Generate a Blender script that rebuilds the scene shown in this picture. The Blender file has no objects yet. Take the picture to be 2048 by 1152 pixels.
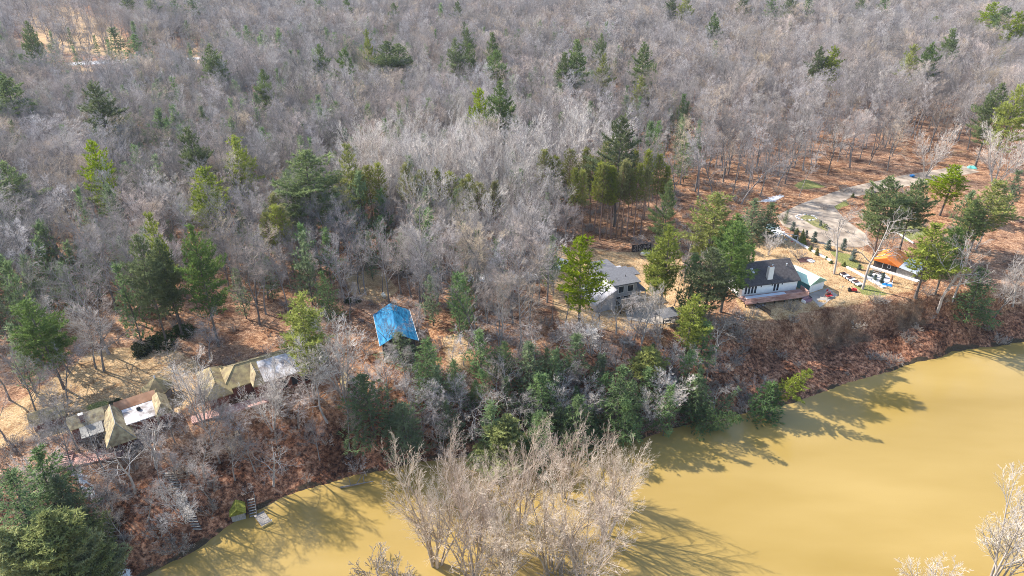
import bpy, math, random
import numpy as np
from mathutils import Vector, Matrix
sc = bpy.context.scene
C = sc.collection
rad = math.radians
# ------------------------------------------------------------------ camera
PITCH, FOC, CAMZ, PL = rad(28.5), 1365.3, 78.0, 9.0
cam_d = bpy.data.cameras.new('camera'); cam = bpy.data.objects.new('camera', cam_d); C.objects.link(cam)
cam.location = (0, 0, CAMZ); cam.rotation_euler = (rad(90) - PITCH, 0, 0)
cam_d.sensor_width = 36; cam_d.lens = 36 * FOC / 2048; cam_d.clip_end = 9000; cam_d.clip_start = .5
sc.camera = cam

def at(u, v, z=PL):
    """photo pixel -> point of the horizontal plane at height z"""
    x = (u - 1024) / FOC; y = (v - 576) / FOC
    d = (x, math.cos(PITCH) - y * math.sin(PITCH), -math.sin(PITCH) - y * math.cos(PITCH))
    t = (z - CAMZ) / d[2]
    return Vector((t * d[0], t * d[1], z))

def project(X, Y, Z):
    X, Y, Z = np.asarray(X, float), np.asarray(Y, float), np.asarray(Z, float) - CAMZ
    f = Y * math.cos(PITCH) - Z * math.sin(PITCH); up = Y * math.sin(PITCH) + Z * math.cos(PITCH)
    f = np.maximum(f, .1)
    return 1024 + FOC * X / f, 576 - FOC * up / f

# ------------------------------------------------------------------ terrain
edge_px = [(290, 1152), (400, 1090), (480, 1036), (560, 998), (700, 948), (790, 930), (900, 914), (1050, 900), (1180, 893), (1290, 878),
           (1380, 843), (1470, 828), (1560, 812), (1610, 797), (1700, 766), (1830, 727), (1910, 703), (2048, 683), (2300, 640)]
top_px = [(100, 950), (240, 912), (330, 880), (420, 845), (540, 806), (640, 792), (720, 775), (850, 745), (960, 715), (1130, 672),
          (1290, 655), (1460, 628), (1560, 622), (1650, 603), (1760, 592), (1860, 585), (2048, 570), (2250, 552)]
E = [at(u, v, 0) for u, v in edge_px]; T = [at(u, v, PL) for u, v in top_px]
ex = np.array([-400, -90, -62] + [p.x for p in E] + [260, 500]); ey = np.array([-60, 36, 52] + [p.y for p in E] + [150, 190])
tx = np.array([-400, -110, -78] + [p.x for p in T] + [260, 500]); ty = np.array([-40, 60, 70] + [p.y for p in T] + [168, 208])
o_ = np.argsort(ex); ex, ey = ex[o_], ey[o_]
o_ = np.argsort(tx); tx, ty = tx[o_], ty[o_]

def vnoise(x, y, s, seed=0):
    """smooth value noise in -1..1"""
    x = np.asarray(x, float) / s + seed * 17.3; y = np.asarray(y, float) / s - seed * 9.1
    xi, yi = np.floor(x), np.floor(y); fx, fy = x - xi, y - yi
    fx, fy = fx * fx * (3 - 2 * fx), fy * fy * (3 - 2 * fy)
    def h(a, b):
        q = np.sin(a * 127.1 + b * 311.7 + seed * 74.7) * 43758.5453
        return (q - np.floor(q)) * 2 - 1
    return (h(xi, yi) * (1 - fx) + h(xi + 1, yi) * fx) * (1 - fy) + (h(xi, yi + 1) * (1 - fx) + h(xi + 1, yi + 1) * fx) * fy

def slope_s(x, y):
    x = np.asarray(x, float); y = np.asarray(y, float)
    ye, yt = np.interp(x, ex, ey), np.interp(x, tx, ty)
    wob = vnoise(x, y, 5, 3) * .5 + vnoise(x, y, 1.7, 4) * .18
    return (y + wob - ye) / np.maximum(yt - ye, 3.0), (y + wob - ye)

def hgt(x, y):
    x = np.asarray(x, float); y = np.asarray(y, float)
    s, d = slope_s(x, y)
    c = np.clip(s, 0, 1)
    base = PL * (c ** .8 * .55 + .45 * (c * c * (3 - 2 * c)))
    q = np.clip((c - .62 - .12 * vnoise(x, y, 9, 12)) / .3, 0, 1)                       # an eroded scarp above a gentler foot on the right bank
    scarp = PL * (.52 * c ** .75 + .48 * q * q * (3 - 2 * q)); k = np.clip((x - 38) / 10, 0, 1)
    base = base * (1 - k) + scarp * k
    bump = (vnoise(x, y, 8, 1) * 1.5 + vnoise(x, y, 3.1, 2) * .6 + vnoise(x, y, 1.1, 6) * .12) * np.clip(c * (1 - c) * 4, 0, 1)
    base = base + bump * np.where((c > 0) & (c < 1), 1, 0) + np.where(d > 0, .12, 0)
    roll = vnoise(x, y, 45, 5) * 1.4 * np.clip((y - 190) / 60, 0, 1)
    under = np.clip(d * .3, -2.5, 0)
    return np.where(d < 0, under, base + roll)

def ground_at(u, v, extra=0.0):
    z = PL
    for _ in range(28):
        p = at(u, v, z + extra); z = .62 * z + .38 * float(hgt(p.x, p.y))
    p.z = z
    return p

def inside(x, y, poly):
    x = np.asarray(x, float); y = np.asarray(y, float); r = np.zeros(x.shape, bool)
    n = len(poly)
    for i in range(n):
        x1, y1 = poly[i][0], poly[i][1]; x2, y2 = poly[(i + 1) % n][0], poly[(i + 1) % n][1]
        if y1 == y2: continue
        r ^= ((y1 > y) != (y2 > y)) & (x < (x2 - x1) * (y - y1) / (y2 - y1) + x1)
    return r

def wpoly(px): return [at(u, v, PL) for u, v in px]

# ------------------------------------------------------------------ materials
MATS = {}
def mat(name, rgb, rough=.8, spec=.2, var=.25, scale=3.0, tint=None, bump=0.0, metal=0.0, obj_var=0.0, transl=0.0, stretch=None):
    """a procedural surface: base colour broken up by two noises, optional per-object variation, bump and translucency"""
    if name in MATS: return MATS[name]
    m = bpy.data.materials.new(name); m.use_nodes = True; nt = m.node_tree; N = nt.nodes; L = nt.links
    b = N['Principled BSDF']; b.inputs['Roughness'].default_value = rough; b.inputs['Metallic'].default_value = metal
    b.inputs['Specular IOR Level'].default_value = spec
    tc = N.new('ShaderNodeTexCoord'); mp = N.new('ShaderNodeMapping'); L.new(tc.outputs['Object'], mp.inputs['Vector'])
    if stretch: mp.inputs['Scale'].default_value = stretch
    n1 = N.new('ShaderNodeTexNoise'); n1.inputs['Scale'].default_value = scale; n1.inputs['Detail'].default_value = 5; L.new(mp.outputs[0], n1.inputs['Vector'])
    ramp = N.new('ShaderNodeValToRGB'); L.new(n1.outputs['Fac'], ramp.inputs['Fac'])
    c = Vector(rgb); d = Vector(tint) if tint else c * (1 + var)
    e = ramp.color_ramp.elements; e[0].position = .32; e[1].position = .68
    e[0].color = (*(c * (1 - var)), 1); e[1].color = (*d, 1)
    out = ramp.outputs['Color']
    if obj_var:
        oi = N.new('ShaderNodeObjectInfo'); hs = N.new('ShaderNodeHueSaturation')
        mr = N.new('ShaderNodeMapRange'); mr.inputs['To Min'].default_value = 1 - obj_var; mr.inputs['To Max'].default_value = 1 + obj_var
        L.new(oi.outputs['Random'], mr.inputs['Value']); L.new(mr.outputs[0], hs.inputs['Value'])
        m2 = N.new('ShaderNodeMath'); m2.operation = 'MULTIPLY'; m2.inputs[1].default_value = 7.31; L.new(oi.outputs['Random'], m2.inputs[0])
        m3 = N.new('ShaderNodeMath'); m3.operation = 'FRACT'; L.new(m2.outputs[0], m3.inputs[0])
        mr2 = N.new('ShaderNodeMapRange'); mr2.inputs['To Min'].default_value = .5 - .06 * obj_var; mr2.inputs['To Max'].default_value = .5 + .06 * obj_var
        L.new(m3.outputs[0], mr2.inputs['Value']); L.new(mr2.outputs[0], hs.inputs['Hue'])
        mr3 = N.new('ShaderNodeMapRange'); mr3.inputs['To Min'].default_value = 1 - obj_var; mr3.inputs['To Max'].default_value = 1 + obj_var * .6
        L.new(m3.outputs[0], mr3.inputs['Value']); L.new(mr3.outputs[0], hs.inputs['Saturation'])
        L.new(out, hs.inputs['Color']); out = hs.outputs['Color']
    L.new(out, b.inputs['Base Color'])
    if bump:
        bp = N.new('ShaderNodeBump'); bp.inputs['Strength'].default_value = bump; bp.inputs['Distance'].default_value = .05
        n2 = N.new('ShaderNodeTexNoise'); n2.inputs['Scale'].default_value = scale * 6; L.new(mp.outputs[0], n2.inputs['Vector'])
        L.new(n2.outputs['Fac'], bp.inputs['Height']); L.new(bp.outputs[0], b.inputs['Normal'])
    if transl:
        t = N.new('ShaderNodeBsdfTranslucent'); mx = N.new('ShaderNodeMixShader'); mx.inputs[0].default_value = transl
        L.new(out, t.inputs['Color']); L.new(b.outputs[0], mx.inputs[1]); L.new(t.outputs[0], mx.inputs[2])
        L.new(mx.outputs[0], N['Material Output'].inputs['Surface'])
    MATS[name] = m
    return m

# ------------------------------------------------------------------ mesh helpers
def mesh_arrays(name, V, Q, m, smooth=False):
    """mesh from a vertex array and an array of quads or triangles (or a list of such arrays)"""
    Qs = Q if isinstance(Q, list) else [Q]
    Qs = [q for q in Qs if len(q)]
    me = bpy.data.meshes.new(name)
    V = np.ascontiguousarray(V, dtype=np.float32)
    me.vertices.add(len(V)); me.vertices.foreach_set('co', V.ravel())
    loops = np.concatenate([q.ravel() for q in Qs]).astype(np.int32)
    tot = np.concatenate([np.full(len(q), q.shape[1], np.int32) for q in Qs])
    start = np.concatenate([[0], np.cumsum(tot)[:-1]]).astype(np.int32)
    me.loops.add(len(loops)); me.loops.foreach_set('vertex_index', loops)
    me.polygons.add(len(tot)); me.polygons.foreach_set('loop_start', start); me.polygons.foreach_set('loop_total', tot)
    if smooth: me.polygons.foreach_set('use_smooth', np.ones(len(tot), bool))
    for mm in (m if isinstance(m, (list, tuple)) else [m]): me.materials.append(mm)
    me.update(calc_edges=True)
    return me

class MB:
    """collects boxes, prisms, tubes and sheets into one mesh"""
    def __init__(s): s.v = []; s.f = []; s.mi = []; s.cur = 0
    def add(s, vs, fs):
        o = len(s.v); s.v += [tuple(v) for v in vs]; s.f += [[i + o for i in f] for f in fs]; s.mi += [s.cur] * len(fs); return s
    def box(s, x0, x1, y0, y1, z0, z1):
        v = [(x0, y0, z0), (x1, y0, z0), (x1, y1, z0), (x0, y1, z0), (x0, y0, z1), (x1, y0, z1), (x1, y1, z1), (x0, y1, z1)]
        return s.add(v, [(3, 2, 1, 0), (4, 5, 6, 7), (0, 1, 5, 4), (1, 2, 6, 5), (2, 3, 7, 6), (3, 0, 4, 7)])
    def hexa(s, b, t):
        """eight corners: bottom ring b, top ring t"""
        n = len(b); return s.add(list(b) + list(t), [tuple(range(n))[::-1], tuple(range(n, 2 * n))] + [(i, (i + 1) % n, n + (i + 1) % n, n + i) for i in range(n)])
    def slab(s, pts, th):
        """a plate: the outline pts, th thick downwards"""
        return s.hexa([(p[0], p[1], p[2] - th) for p in pts], pts)
    def bar(s, a, b, r=.05, n=6, r2=None):
        a, b = Vector(a), Vector(b); r2 = r if r2 is None else r2; d = (b - a).normalized()
        u = d.cross(Vector((0, 0, 1)) if abs(d.z) < .9 else Vector((1, 0, 0))).normalized(); w = d.cross(u)
        ra = [a + (u * math.cos(k * 2 * math.pi / n) + w * math.sin(k * 2 * math.pi / n)) * r for k in range(n)]
        rb = [b + (u * math.cos(k * 2 * math.pi / n) + w * math.sin(k * 2 * math.pi / n)) * r2 for k in range(n)]
        return s.hexa(ra[::-1], rb[::-1])
    def lathe(s, prof, c=(0, 0, 0), n=12, axis='z', ang0=0.0):
        vs = []
        for r, z in prof:
            for k in range(n):
                a = k * 2 * math.pi / n + ang0; p = (r * math.cos(a), r * math.sin(a), z)
                if axis == 'x': p = (p[2], p[0], p[1])
                vs.append((c[0] + p[0], c[1] + p[1], c[2] + p[2]))
        fs = [(i * n + k, i * n + (k + 1) % n, (i + 1) * n + (k + 1) % n, (i + 1) * n + k) for i in range(len(prof) - 1) for k in range(n)]
        return s.add(vs, fs + [tuple(range(n))[::-1], tuple(range((len(prof) - 1) * n, len(prof) * n))])
    def build(s, name, m, parent=None, smooth=False):
        me = bpy.data.meshes.new(name); me.from_pydata(s.v, [], s.f)
        for mm in (m if isinstance(m, (list, tuple)) else [m]): me.materials.append(mm)
        me.polygons.foreach_set('material_index', s.mi)
        if smooth: me.polygons.foreach_set('use_smooth', [True] * len(s.f))
        me.update()
        o = bpy.data.objects.new(name, me); C.objects.link(o)
        if parent is not None: o.parent = parent
        return o

def tag(o, label=None, cat=None, group=None, kind=None):
    if label: o['label'] = label
    if cat: o['category'] = cat
    if group: o['group'] = group
    if kind: o['kind'] = kind
    return o

def thing(name, label, cat, loc=(0, 0, 0), rz=0.0, group=None):
    o = bpy.data.objects.new(name, None); C.objects.link(o); o.empty_display_size = .3
    o.location = loc; o.rotation_euler = (0, 0, rz)
    return tag(o, label, cat, group)

def link_mesh(name, me, parent=None):
    o = bpy.data.objects.new(name, me); C.objects.link(o)
    if parent is not None: o.parent = parent
    return o
# ------------------------------------------------------------------ tree growing
def unit(a): return a / np.maximum(np.linalg.norm(a, axis=-1, keepdims=True), 1e-9)

def tubes(P, R, S):
    N, K, _ = P.shape
    Tn = np.empty_like(P); Tn[:, 1:-1] = P[:, 2:] - P[:, :-2]; Tn[:, 0] = P[:, 1] - P[:, 0]; Tn[:, -1] = P[:, -1] - P[:, -2]
    Tn = unit(Tn)
    ref = np.where(np.abs(Tn[:, :1, 2:]) < .9, np.array([0, 0, 1.0]), np.array([1.0, 0, 0]))
    U = unit(np.cross(Tn, np.broadcast_to(ref, Tn.shape))); W = np.cross(Tn, U)
    a = np.arange(S) * 2 * math.pi / S
    V = P[:, :, None] + R[:, :, None, None] * (U[:, :, None] * np.cos(a)[None, None, :, None] + W[:, :, None] * np.sin(a)[None, None, :, None])
    idx = np.arange(N * K * S).reshape(N, K, S)
    A = idx[:, :-1]; B = np.roll(A, -1, axis=2); D = idx[:, 1:]; Cc = np.roll(D, -1, axis=2)
    return V.reshape(-1, 3), np.stack([A, B, Cc, D], -1).reshape(-1, 4)

def joined(parts):
    V, F, o = [], [], 0
    for v, f in parts:
        V.append(v); F.append(f + o); o += len(v)
    return np.concatenate(V), np.concatenate(F)

def paths(rng, base, d, L, K, up, wig):
    """N polylines from base along d, each step bent upwards by up and shaken by wig"""
    N = len(base); P = np.empty((N, K, 3)); P[:, 0] = base; d = unit(d)
    st = (L / (K - 1))[:, None]
    for k in range(1, K):
        P[:, k] = P[:, k - 1] + d * st
        d = unit(d + np.array([0, 0, 1.0]) * np.asarray(up).reshape(-1, 1) + rng.normal(0, wig, (N, 3)))
    return P

def spawn(rng, P, R, n, t0, t1, lenf, ang, K, up, wig, rf, taper=.35, fall=.5, tpow=1.0):
    N, KP, _ = P.shape
    seg = np.linalg.norm(P[:, 1:] - P[:, :-1], axis=2).sum(1)
    t = ((np.arange(n)[None] + rng.random((N, n))) / n) ** tpow * (t1 - t0) + t0
    f = np.clip(t * (KP - 1), 0, KP - 1.001); i = f.astype(int); w = (f - i)[..., None]
    r_ = np.arange(N)[:, None]
    b = P[r_, i] * (1 - w) + P[r_, i + 1] * w
    tg = unit(P[r_, i + 1] - P[r_, i]); pr = R[r_, i] * (1 - w[..., 0]) + R[r_, i + 1] * w[..., 0]
    rv = unit(rng.normal(0, 1, (N, n, 3))); rv = unit(rv - (rv * tg).sum(-1, keepdims=True) * tg)
    a = np.radians(ang[0] + (ang[1] - ang[0]) * rng.random((N, n, 1)))
    d = tg * np.cos(a) + rv * np.sin(a)
    L = seg[:, None] * lenf * (1 - fall * (t - t0) / max(t1 - t0, .01)) * (.65 + .7 * rng.random((N, n)))
    b, d, L, pr = b.reshape(-1, 3), d.reshape(-1, 3), L.ravel(), pr.ravel()
    Pn = paths(rng, b, d, L, K, up, wig)
    r0 = np.minimum(pr * rf * 1.25, np.maximum(pr * rf, .012 * L))
    Rn = r0[:, None] * np.linspace(1, taper, K)[None]
    return Pn, Rn

def bare_tree(seed, h=19.0, kind='oak', twig=1.0, det=1.0):
    """a leafless tree: (trunk and limbs, twigs) as mesh arrays"""
    rng = np.random.default_rng(seed)
    z3 = np.zeros((1, 3))
    n = lambda k: max(2, int(round(k * det)))
    if kind in ('maple', 'shrub', 'vase'):
        ns = {'maple': 8, 'shrub': 14, 'vase': 5}[kind]
        a = np.arange(ns) * 2 * math.pi / ns + rng.normal(0, .3, ns); tl = np.radians({'maple': 17, 'shrub': 38, 'vase': 16}[kind] * (.35 + .9 * rng.random(ns)))
        d = np.stack([np.cos(a) * np.sin(tl), np.sin(a) * np.sin(tl), np.cos(tl)], -1)
        b = np.stack([np.cos(a), np.sin(a), a * 0], -1) * {'maple': .45, 'shrub': .12, 'vase': .35}[kind]
        b[:, 2] = -.3
        P0 = paths(rng, b, d, h * (.7 + .25 * rng.random(ns)), 9, .02 if kind != 'shrub' else -.03, .05)
        R0 = h * .0095 * (.7 + .5 * rng.random((ns, 1))) * np.linspace(1, .18, 9)[None]
        P1, R1 = spawn(rng, P0, R0, n(11 if kind != 'shrub' else 7), .22, .98, .36, (22, 42), 6, .07 if kind != 'shrub' else .02, .06, .55, .3, .45)
        P2, R2 = spawn(rng, P1, R1, n(7 if kind != 'shrub' else 5), .2, 1, .42, (22, 45), 4, .06, .08, .6, .4)
        P3, R3 = spawn(rng, P2, R2, n(5 if kind != 'shrub' else 4), .15, 1, .5, (20, 45), 3, .05, .1, .7, .45)
        lv = [P3, R3]
    elif kind == 'sycamore':                                       # pale, open, with long crooked limbs
        P0 = paths(rng, z3 - [0, 0, .4], np.array([[.05, 0, 1]]), np.array([h * .85]), 9, .0, .07); R0 = h * .017 * np.linspace(1, .2, 9)[None]
        P1, R1 = spawn(rng, P0, R0, 10, .4, 1, .46, (35, 75), 7, .05, .17, .6, .3, .45)
        P2, R2 = spawn(rng, P1, R1, n(6), .25, 1, .5, (30, 65), 5, .05, .17, .6, .35)
        P3, R3 = spawn(rng, P2, R2, n(5), .2, 1, .45, (30, 60), 3, .05, .15, .65, .4)
        P4, R4 = spawn(rng, P3, R3, 3, .2, 1, .5, (30, 60), 3, .04, .1, .7, .5)
        lv = [np.concatenate([P3, P4]), np.concatenate([R3, R4])]
    else:
        pole = kind == 'pole'
        P0 = paths(rng, z3 - [0, 0, .4], np.array([[rng.normal(0, .05), rng.normal(0, .05), 1]]), np.array([h * (.86 if pole else .78)]), 8, .02, .045 if pole else .07)
        R0 = h * (.0085 if pole else .0115) * np.linspace(1, .2, 8)[None]; R0[0, 0] *= 1.25
        P1, R1 = spawn(rng, P0, R0, n(13 if pole else 14), .45 if pole else .33, 1, .27 if pole else .46, (25, 50) if pole else (28, 62), 6, .1, .09, .55, .28, .45)
        P2, R2 = spawn(rng, P1, R1, n(7), .22, 1, .48, (28, 55), 4, .07, .1, .55, .35)
        P3, R3 = spawn(rng, P2, R2, n(6), .12, 1, .66, (22, 50), 4, .06, .09, .6, .4)
        P4, R4 = spawn(rng, P3, R3, n(5), .12, 1, .72, (20, 48), 3, .05, .08, .6, .5)
        lv = [(P3, R3), (P4, R4)]
    wood = joined([tubes(P0, R0, 7), tubes(P1, np.maximum(R1, .018), 5), tubes(P2, np.maximum(R2, .011 * twig), 4)])
    if isinstance(lv[0], tuple): fine = joined([tubes(a, np.maximum(b, .0065 * twig), 3) for a, b in lv])
    else: fine = tubes(lv[0], np.maximum(lv[1], .0065 * twig), 3)
    return wood, fine

def needles(rng, Cn, D, S, n, w, spread):
    """n pointed needle sprays per tuft centre"""
    M = len(Cn); d = unit(D[:, None] + rng.normal(0, spread, (M, n, 3)))
    p = unit(np.cross(d, np.array([0, 0, 1.0]) + rng.normal(0, .45, (M, n, 3))))
    L = S[:, None, None] * (.7 + .6 * rng.random((M, n, 1)))
    c = Cn[:, None] + rng.normal(0, .08, (M, n, 3)) * S[:, None, None]
    V = np.stack([c - p * L * w, c + p * L * w, c + d * L], 2).reshape(-1, 3)
    return V, np.arange(len(V)).reshape(-1, 3)

def conifer(seed, h, w, kind='white', dens=1.0):
    """(trunk and branches, needle crown) as mesh arrays; w is the crown's width"""
    rng = np.random.default_rng(seed)
    cfg = {'white': dict(cb=.30, gap=1.05, nb=5, el0=2, el1=52, up=.11, prof=.62, tl=.62, tn=9, tw=.12, sp=.6, fan=.42, dr=0),
           'red':   dict(cb=.52, gap=.42, nb=6, el0=8, el1=50, up=.12, prof=.42, tl=.48, tn=11, tw=.09, sp=.85, fan=.42, dr=0),
           'hemlock': dict(cb=.1, gap=.72, nb=6, el0=0, el1=38, up=.0, prof=.72, tl=.55, tn=7, tw=.12, sp=.75, fan=.42, dr=-.2),
           'cedar': dict(cb=.02, gap=.30, nb=9, el0=10, el1=60, up=.12, prof=.7, tl=.40, tn=7, tw=.17, sp=.6, fan=.45, dr=.35),
           'spruce': dict(cb=.04, gap=.26, nb=9, el0=-5, el1=40, up=.04, prof=.9, tl=.26, tn=7, tw=.16, sp=.6, fan=.4, dr=-.1),
           'young': dict(cb=.15, gap=.6, nb=5, el0=10, el1=50, up=.08, prof=.8, tl=.46, tn=7, tw=.11, sp=.6, fan=.42, dr=0)}[kind]
    P0 = paths(rng, np.array([[0, 0, -.4]]), np.array([[rng.normal(0, .02), rng.normal(0, .02), 1]]), np.array([h + .2]), 9, .03, .015)
    R0 = h * .0105 * np.linspace(1, .08, 9)[None]; R0[0, 0] *= 1.2
    zs, z = [], h * cfg['cb']
    while z < h * .985:
        zs.append(z); z += cfg['gap'] * (.7 + .6 * rng.random()) * (1.15 - .5 * (z / h))
    B, D, L, TT = [], [], [], []
    lob = rng.random(8) * .6 + .65
    for z in zs:
        t = max(0.0, (z / h - cfg['cb']) / (1 - cfg['cb']))
        k = cfg['nb'] if rng.random() > .2 else cfg['nb'] - 2
        a0 = rng.random() * 6.28; wf = .72 + .5 * rng.random()
        for j in range(k):
            a = a0 + j * 6.28 / k + rng.normal(0, .25)
            el = rad(cfg['el0'] + (cfg['el1'] - cfg['el0']) * t ** 1.5 + rng.normal(0, 6))
            f = zs and P0[0]
            i = min(z / h * 8, 7.99); q = P0[0, int(i)] * (1 - i % 1) + P0[0, int(i) + 1] * (i % 1)
            B.append(q); D.append((math.cos(a) * math.cos(el), math.sin(a) * math.cos(el), math.sin(el)))
            shape = ((1 - t ** 1.7) ** .75 * min(1, .5 + t * 2) if kind == 'white' else (1 - t) ** cfg['prof']) * (min(1, .55 + t * 1.6) if kind == 'young' else min(1, .6 + t * 2) if kind == 'red' else 1)
            L.append(max(.35, w / 2 * shape * wf * lob[int((a % 6.28) / 6.28 * 8) % 8] * (.6 + .55 * rng.random()))); TT.append(t)
    B, D, L = np.array(B), np.array(D), np.array(L)
    K = 6
    P1 = paths(rng, B, D, L, K, cfg['up'], .05)
    R1 = (np.minimum(.05, .012 * L + .008))[:, None] * np.linspace(1, .3, K)[None]
    wood = joined([tubes(P0, R0, 7), tubes(P1, R1, 3)])
    # tufts: along each branch, fanned out sideways towards its end
    Cs, Ds, Ss = [], [], []
    step = cfg['tl'] * .62 / dens ** .5
    for b in range(len(L)):
        m = max(2, int(L[b] / step * 1.0)); 
        dirb = unit(P1[b, -1] - P1[b, 0]); side = unit(np.cross(dirb, [0, 0, 1.0]))
        for s in np.linspace(.22 if kind != 'red' else .45, 1.0, m):
            i = min(s * (K - 1), K - 1.001); q = P1[b, int(i)] * (1 - i % 1) + P1[b, int(i) + 1] * (i % 1)
            half = cfg['fan'] * L[b] * (1.08 - s) * (.5 if s < .4 else 1)
            k = max(1, int(2 * half / step))
            for o in (np.linspace(-half, half, k) if k > 1 else [0]):
                o = o + rng.normal(0, .08)
                Cs.append(q + side * o + dirb * abs(o) * .45 + np.array([0, 0, 1]) * (abs(o) * cfg['dr'] + rng.normal(0, .07)))
                Ds.append(dirb * .8 + side * (o / max(half, .1)) * .5 + np.array([0, 0, .55 if kind in ('white', 'red', 'cedar', 'young') else .1]))
                Ss.append(cfg['tl'] * (.75 + .5 * rng.random()))
    Cs, Ds, Ss = np.array(Cs), unit(np.array(Ds)), np.array(Ss)
    V, F = needles(rng, Cs, Ds, Ss, cfg['tn'], cfg['tw'], cfg['sp'])
    return wood, (V, F)

def lumpy_shrub(seed, r, h, n=900, size=.22):
    """a leafy round shrub: stems and many small leaves through a lumpy volume"""
    rng = np.random.default_rng(seed)
    k = 9; cl = rng.normal(0, 1, (k, 3)); cl[:, 2] = np.abs(cl[:, 2]); cl = unit(cl) * (rng.random((k, 1)) ** .4) * [r * .75, r * .75, h * .7]
    c = cl[rng.integers(0, k, n)] + unit(rng.normal(0, 1, (n, 3))) * (rng.random((n, 1)) ** .35) * [r * .5, r * .5, h * .38]
    c[:, 2] = np.abs(c[:, 2]) * .9 + .1
    d = unit(c * [1, 1, .6] + [0, 0, .4])
    V, F = needles(rng, c, d, np.full(n, size), 4, .28, .8)
    a = np.arange(k)
    P = np.stack([np.zeros((k, 3)), cl * .5 + [0, 0, .1], cl], 1); R = np.tile(np.array([.03, .02, .01]), (k, 1))
    return tubes(P, R, 4), (V, F)

M_BARK = mat('bark_grey', (.22, .195, .18), var=.35, scale=1.5, bump=.4, obj_var=.25, stretch=(1, 1, .25))
M_TWIG = mat('twig_grey', (.43, .38, .355), var=.2, scale=.35, obj_var=.42)
M_BARK_PALE = mat('bark_pale', (.38, .335, .30), var=.4, scale=1.2, obj_var=.1, stretch=(1, 1, .4))
M_TWIG_BROWN = mat('twig_brown', (.49, .385, .31), var=.2, scale=.35, obj_var=.35)
M_TWIG_DUSK = mat('twig_dusky', (.33, .295, .28), var=.2, scale=.35, obj_var=.35)
M_BARK_MAPLE = mat('bark_maple', (.42, .33, .25), var=.35, scale=1.2, obj_var=.1, stretch=(1, 1, .4))
M_TWIG_PALE = mat('twig_pale', (.84, .755, .68), var=.14, scale=.3, obj_var=.15)
M_TWIG_RED = mat('twig_reddish', (.76, .60, .48), var=.18, scale=.3, tint=(.86, .73, .60), obj_var=.15)
M_BARK_PINE = mat('bark_pine', (.13, .105, .09), var=.35, scale=1.5, bump=.4, obj_var=.15, stretch=(1, 1, .25))
M_BARK_RED = mat('bark_red_pine', (.24, .15, .11), var=.3, scale=1.5, bump=.3, obj_var=.15, stretch=(1, 1, .25))
def needle_mat(name, c, t): return mat(name, c, rough=.75, spec=.12, var=.3, scale=.45, tint=t, obj_var=.22, transl=.4)
M_WHITE = needle_mat('needles_white_pine', (.135, .19, .075), (.215, .275, .085))
M_YELLOW = needle_mat('needles_yellow_green', (.22, .28, .035), (.36, .40, .05))
M_REDP = needle_mat('needles_red_pine', (.20, .225, .06), (.31, .31, .075))
M_HEM = needle_mat('needles_hemlock', (.12, .185, .085), (.21, .28, .11))
M_CEDAR = needle_mat('needles_cedar', (.31, .36, .12), (.46, .49, .18))
M_YOUNG = needle_mat('needles_young', (.17, .25, .11), (.25, .34, .14))
M_BLUE = needle_mat('needles_blue_spruce', (.15, .21, .17), (.24, .30, .25))
M_LEAF = needle_mat('leaves_evergreen', (.05, .07, .028), (.09, .12, .04))
PROTO = {}
def proto(key, fn, mw, mf):
    """build a plant's two meshes once"""
    if key not in PROTO:
        w, f = fn()
        PROTO[key] = (mesh_arrays('trunk', w[0], w[1], mw, smooth=True), mesh_arrays('crown', f[0], f[1], mf))
    return PROTO[key]
def plant(key, name, label, cat, loc, rz, s, group=None, tilt=None, parts=('trunk', 'crown')):
    a, b = PROTO[key]
    e = thing(name, label, cat, loc, rz, group)
    e.scale = s if isinstance(s, (tuple, list)) else (s, s, s)
    if tilt: e.rotation_euler = (tilt[0], tilt[1], rz)
    link_mesh(parts[0], a, e); link_mesh(parts[1], b, e)
    return e
# ------------------------------------------------------------------ ground
def lines(a, b, step, lo, hi, grow=1.13):
    f = list(np.arange(a, b + .001, step)); s = step; x = f[-1]
    while x < hi: s = s * grow if s < 4 or x > 640 else 4.5; x += s; f.append(x)
    s = step; x = f[0]; pre = []
    while x > lo: s = s * grow if s < 4 or x < -520 else 4.5; x -= s; pre.append(x)
    return np.array(pre[::-1] + f)
gx = lines(-85, 120, .75, -3500, 3500); gy = lines(40, 200, .75, -400, 5000)
GX, GY = np.meshgrid(gx, gy, indexing='ij'); GZ = hgt(GX, GY)
nx, ny = GX.shape
idx = np.arange(nx * ny).reshape(nx, ny)
gq = np.stack([idx[:-1, :-1], idx[1:, :-1], idx[1:, 1:], idx[:-1, 1:]], -1).reshape(-1, 4)

straw_px = [[(1470, 490), (1530, 455), (1600, 480), (1660, 520), (1720, 545), (1800, 560), (1830, 580), (1760, 596), (1650, 612), (1560, 632), (1490, 640), (1470, 590)],
            [(1230, 505), (1340, 500), (1400, 560), (1420, 640), (1300, 660), (1190, 660), (1120, 640), (1090, 560), (1110, 500), (1160, 490)],
            [(190, 700), (330, 690), (400, 730), (390, 800), (330, 850), (180, 860), (60, 880), (0, 900), (-60, 860), (60, 790)],
            [(1600, 465), (1700, 490), (1850, 560), (1780, 590), (1700, 560)],
            [(690, 545), (760, 540), (800, 580), (760, 610), (700, 590)], [(880, 680), (930, 660), (950, 730), (900, 740)],
            [(30, 20), (150, 15), (240, 60), (260, 120), (110, 105), (40, 60)], [(60, 150), (240, 128), (400, 118), (430, 150), (300, 172), (240, 200), (100, 205)], [(330, 110), (400, 90), (560, 88), (560, 105), (420, 118), (340, 126)], [(150, 170), (240, 135), (330, 140), (240, 180)]]
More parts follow.
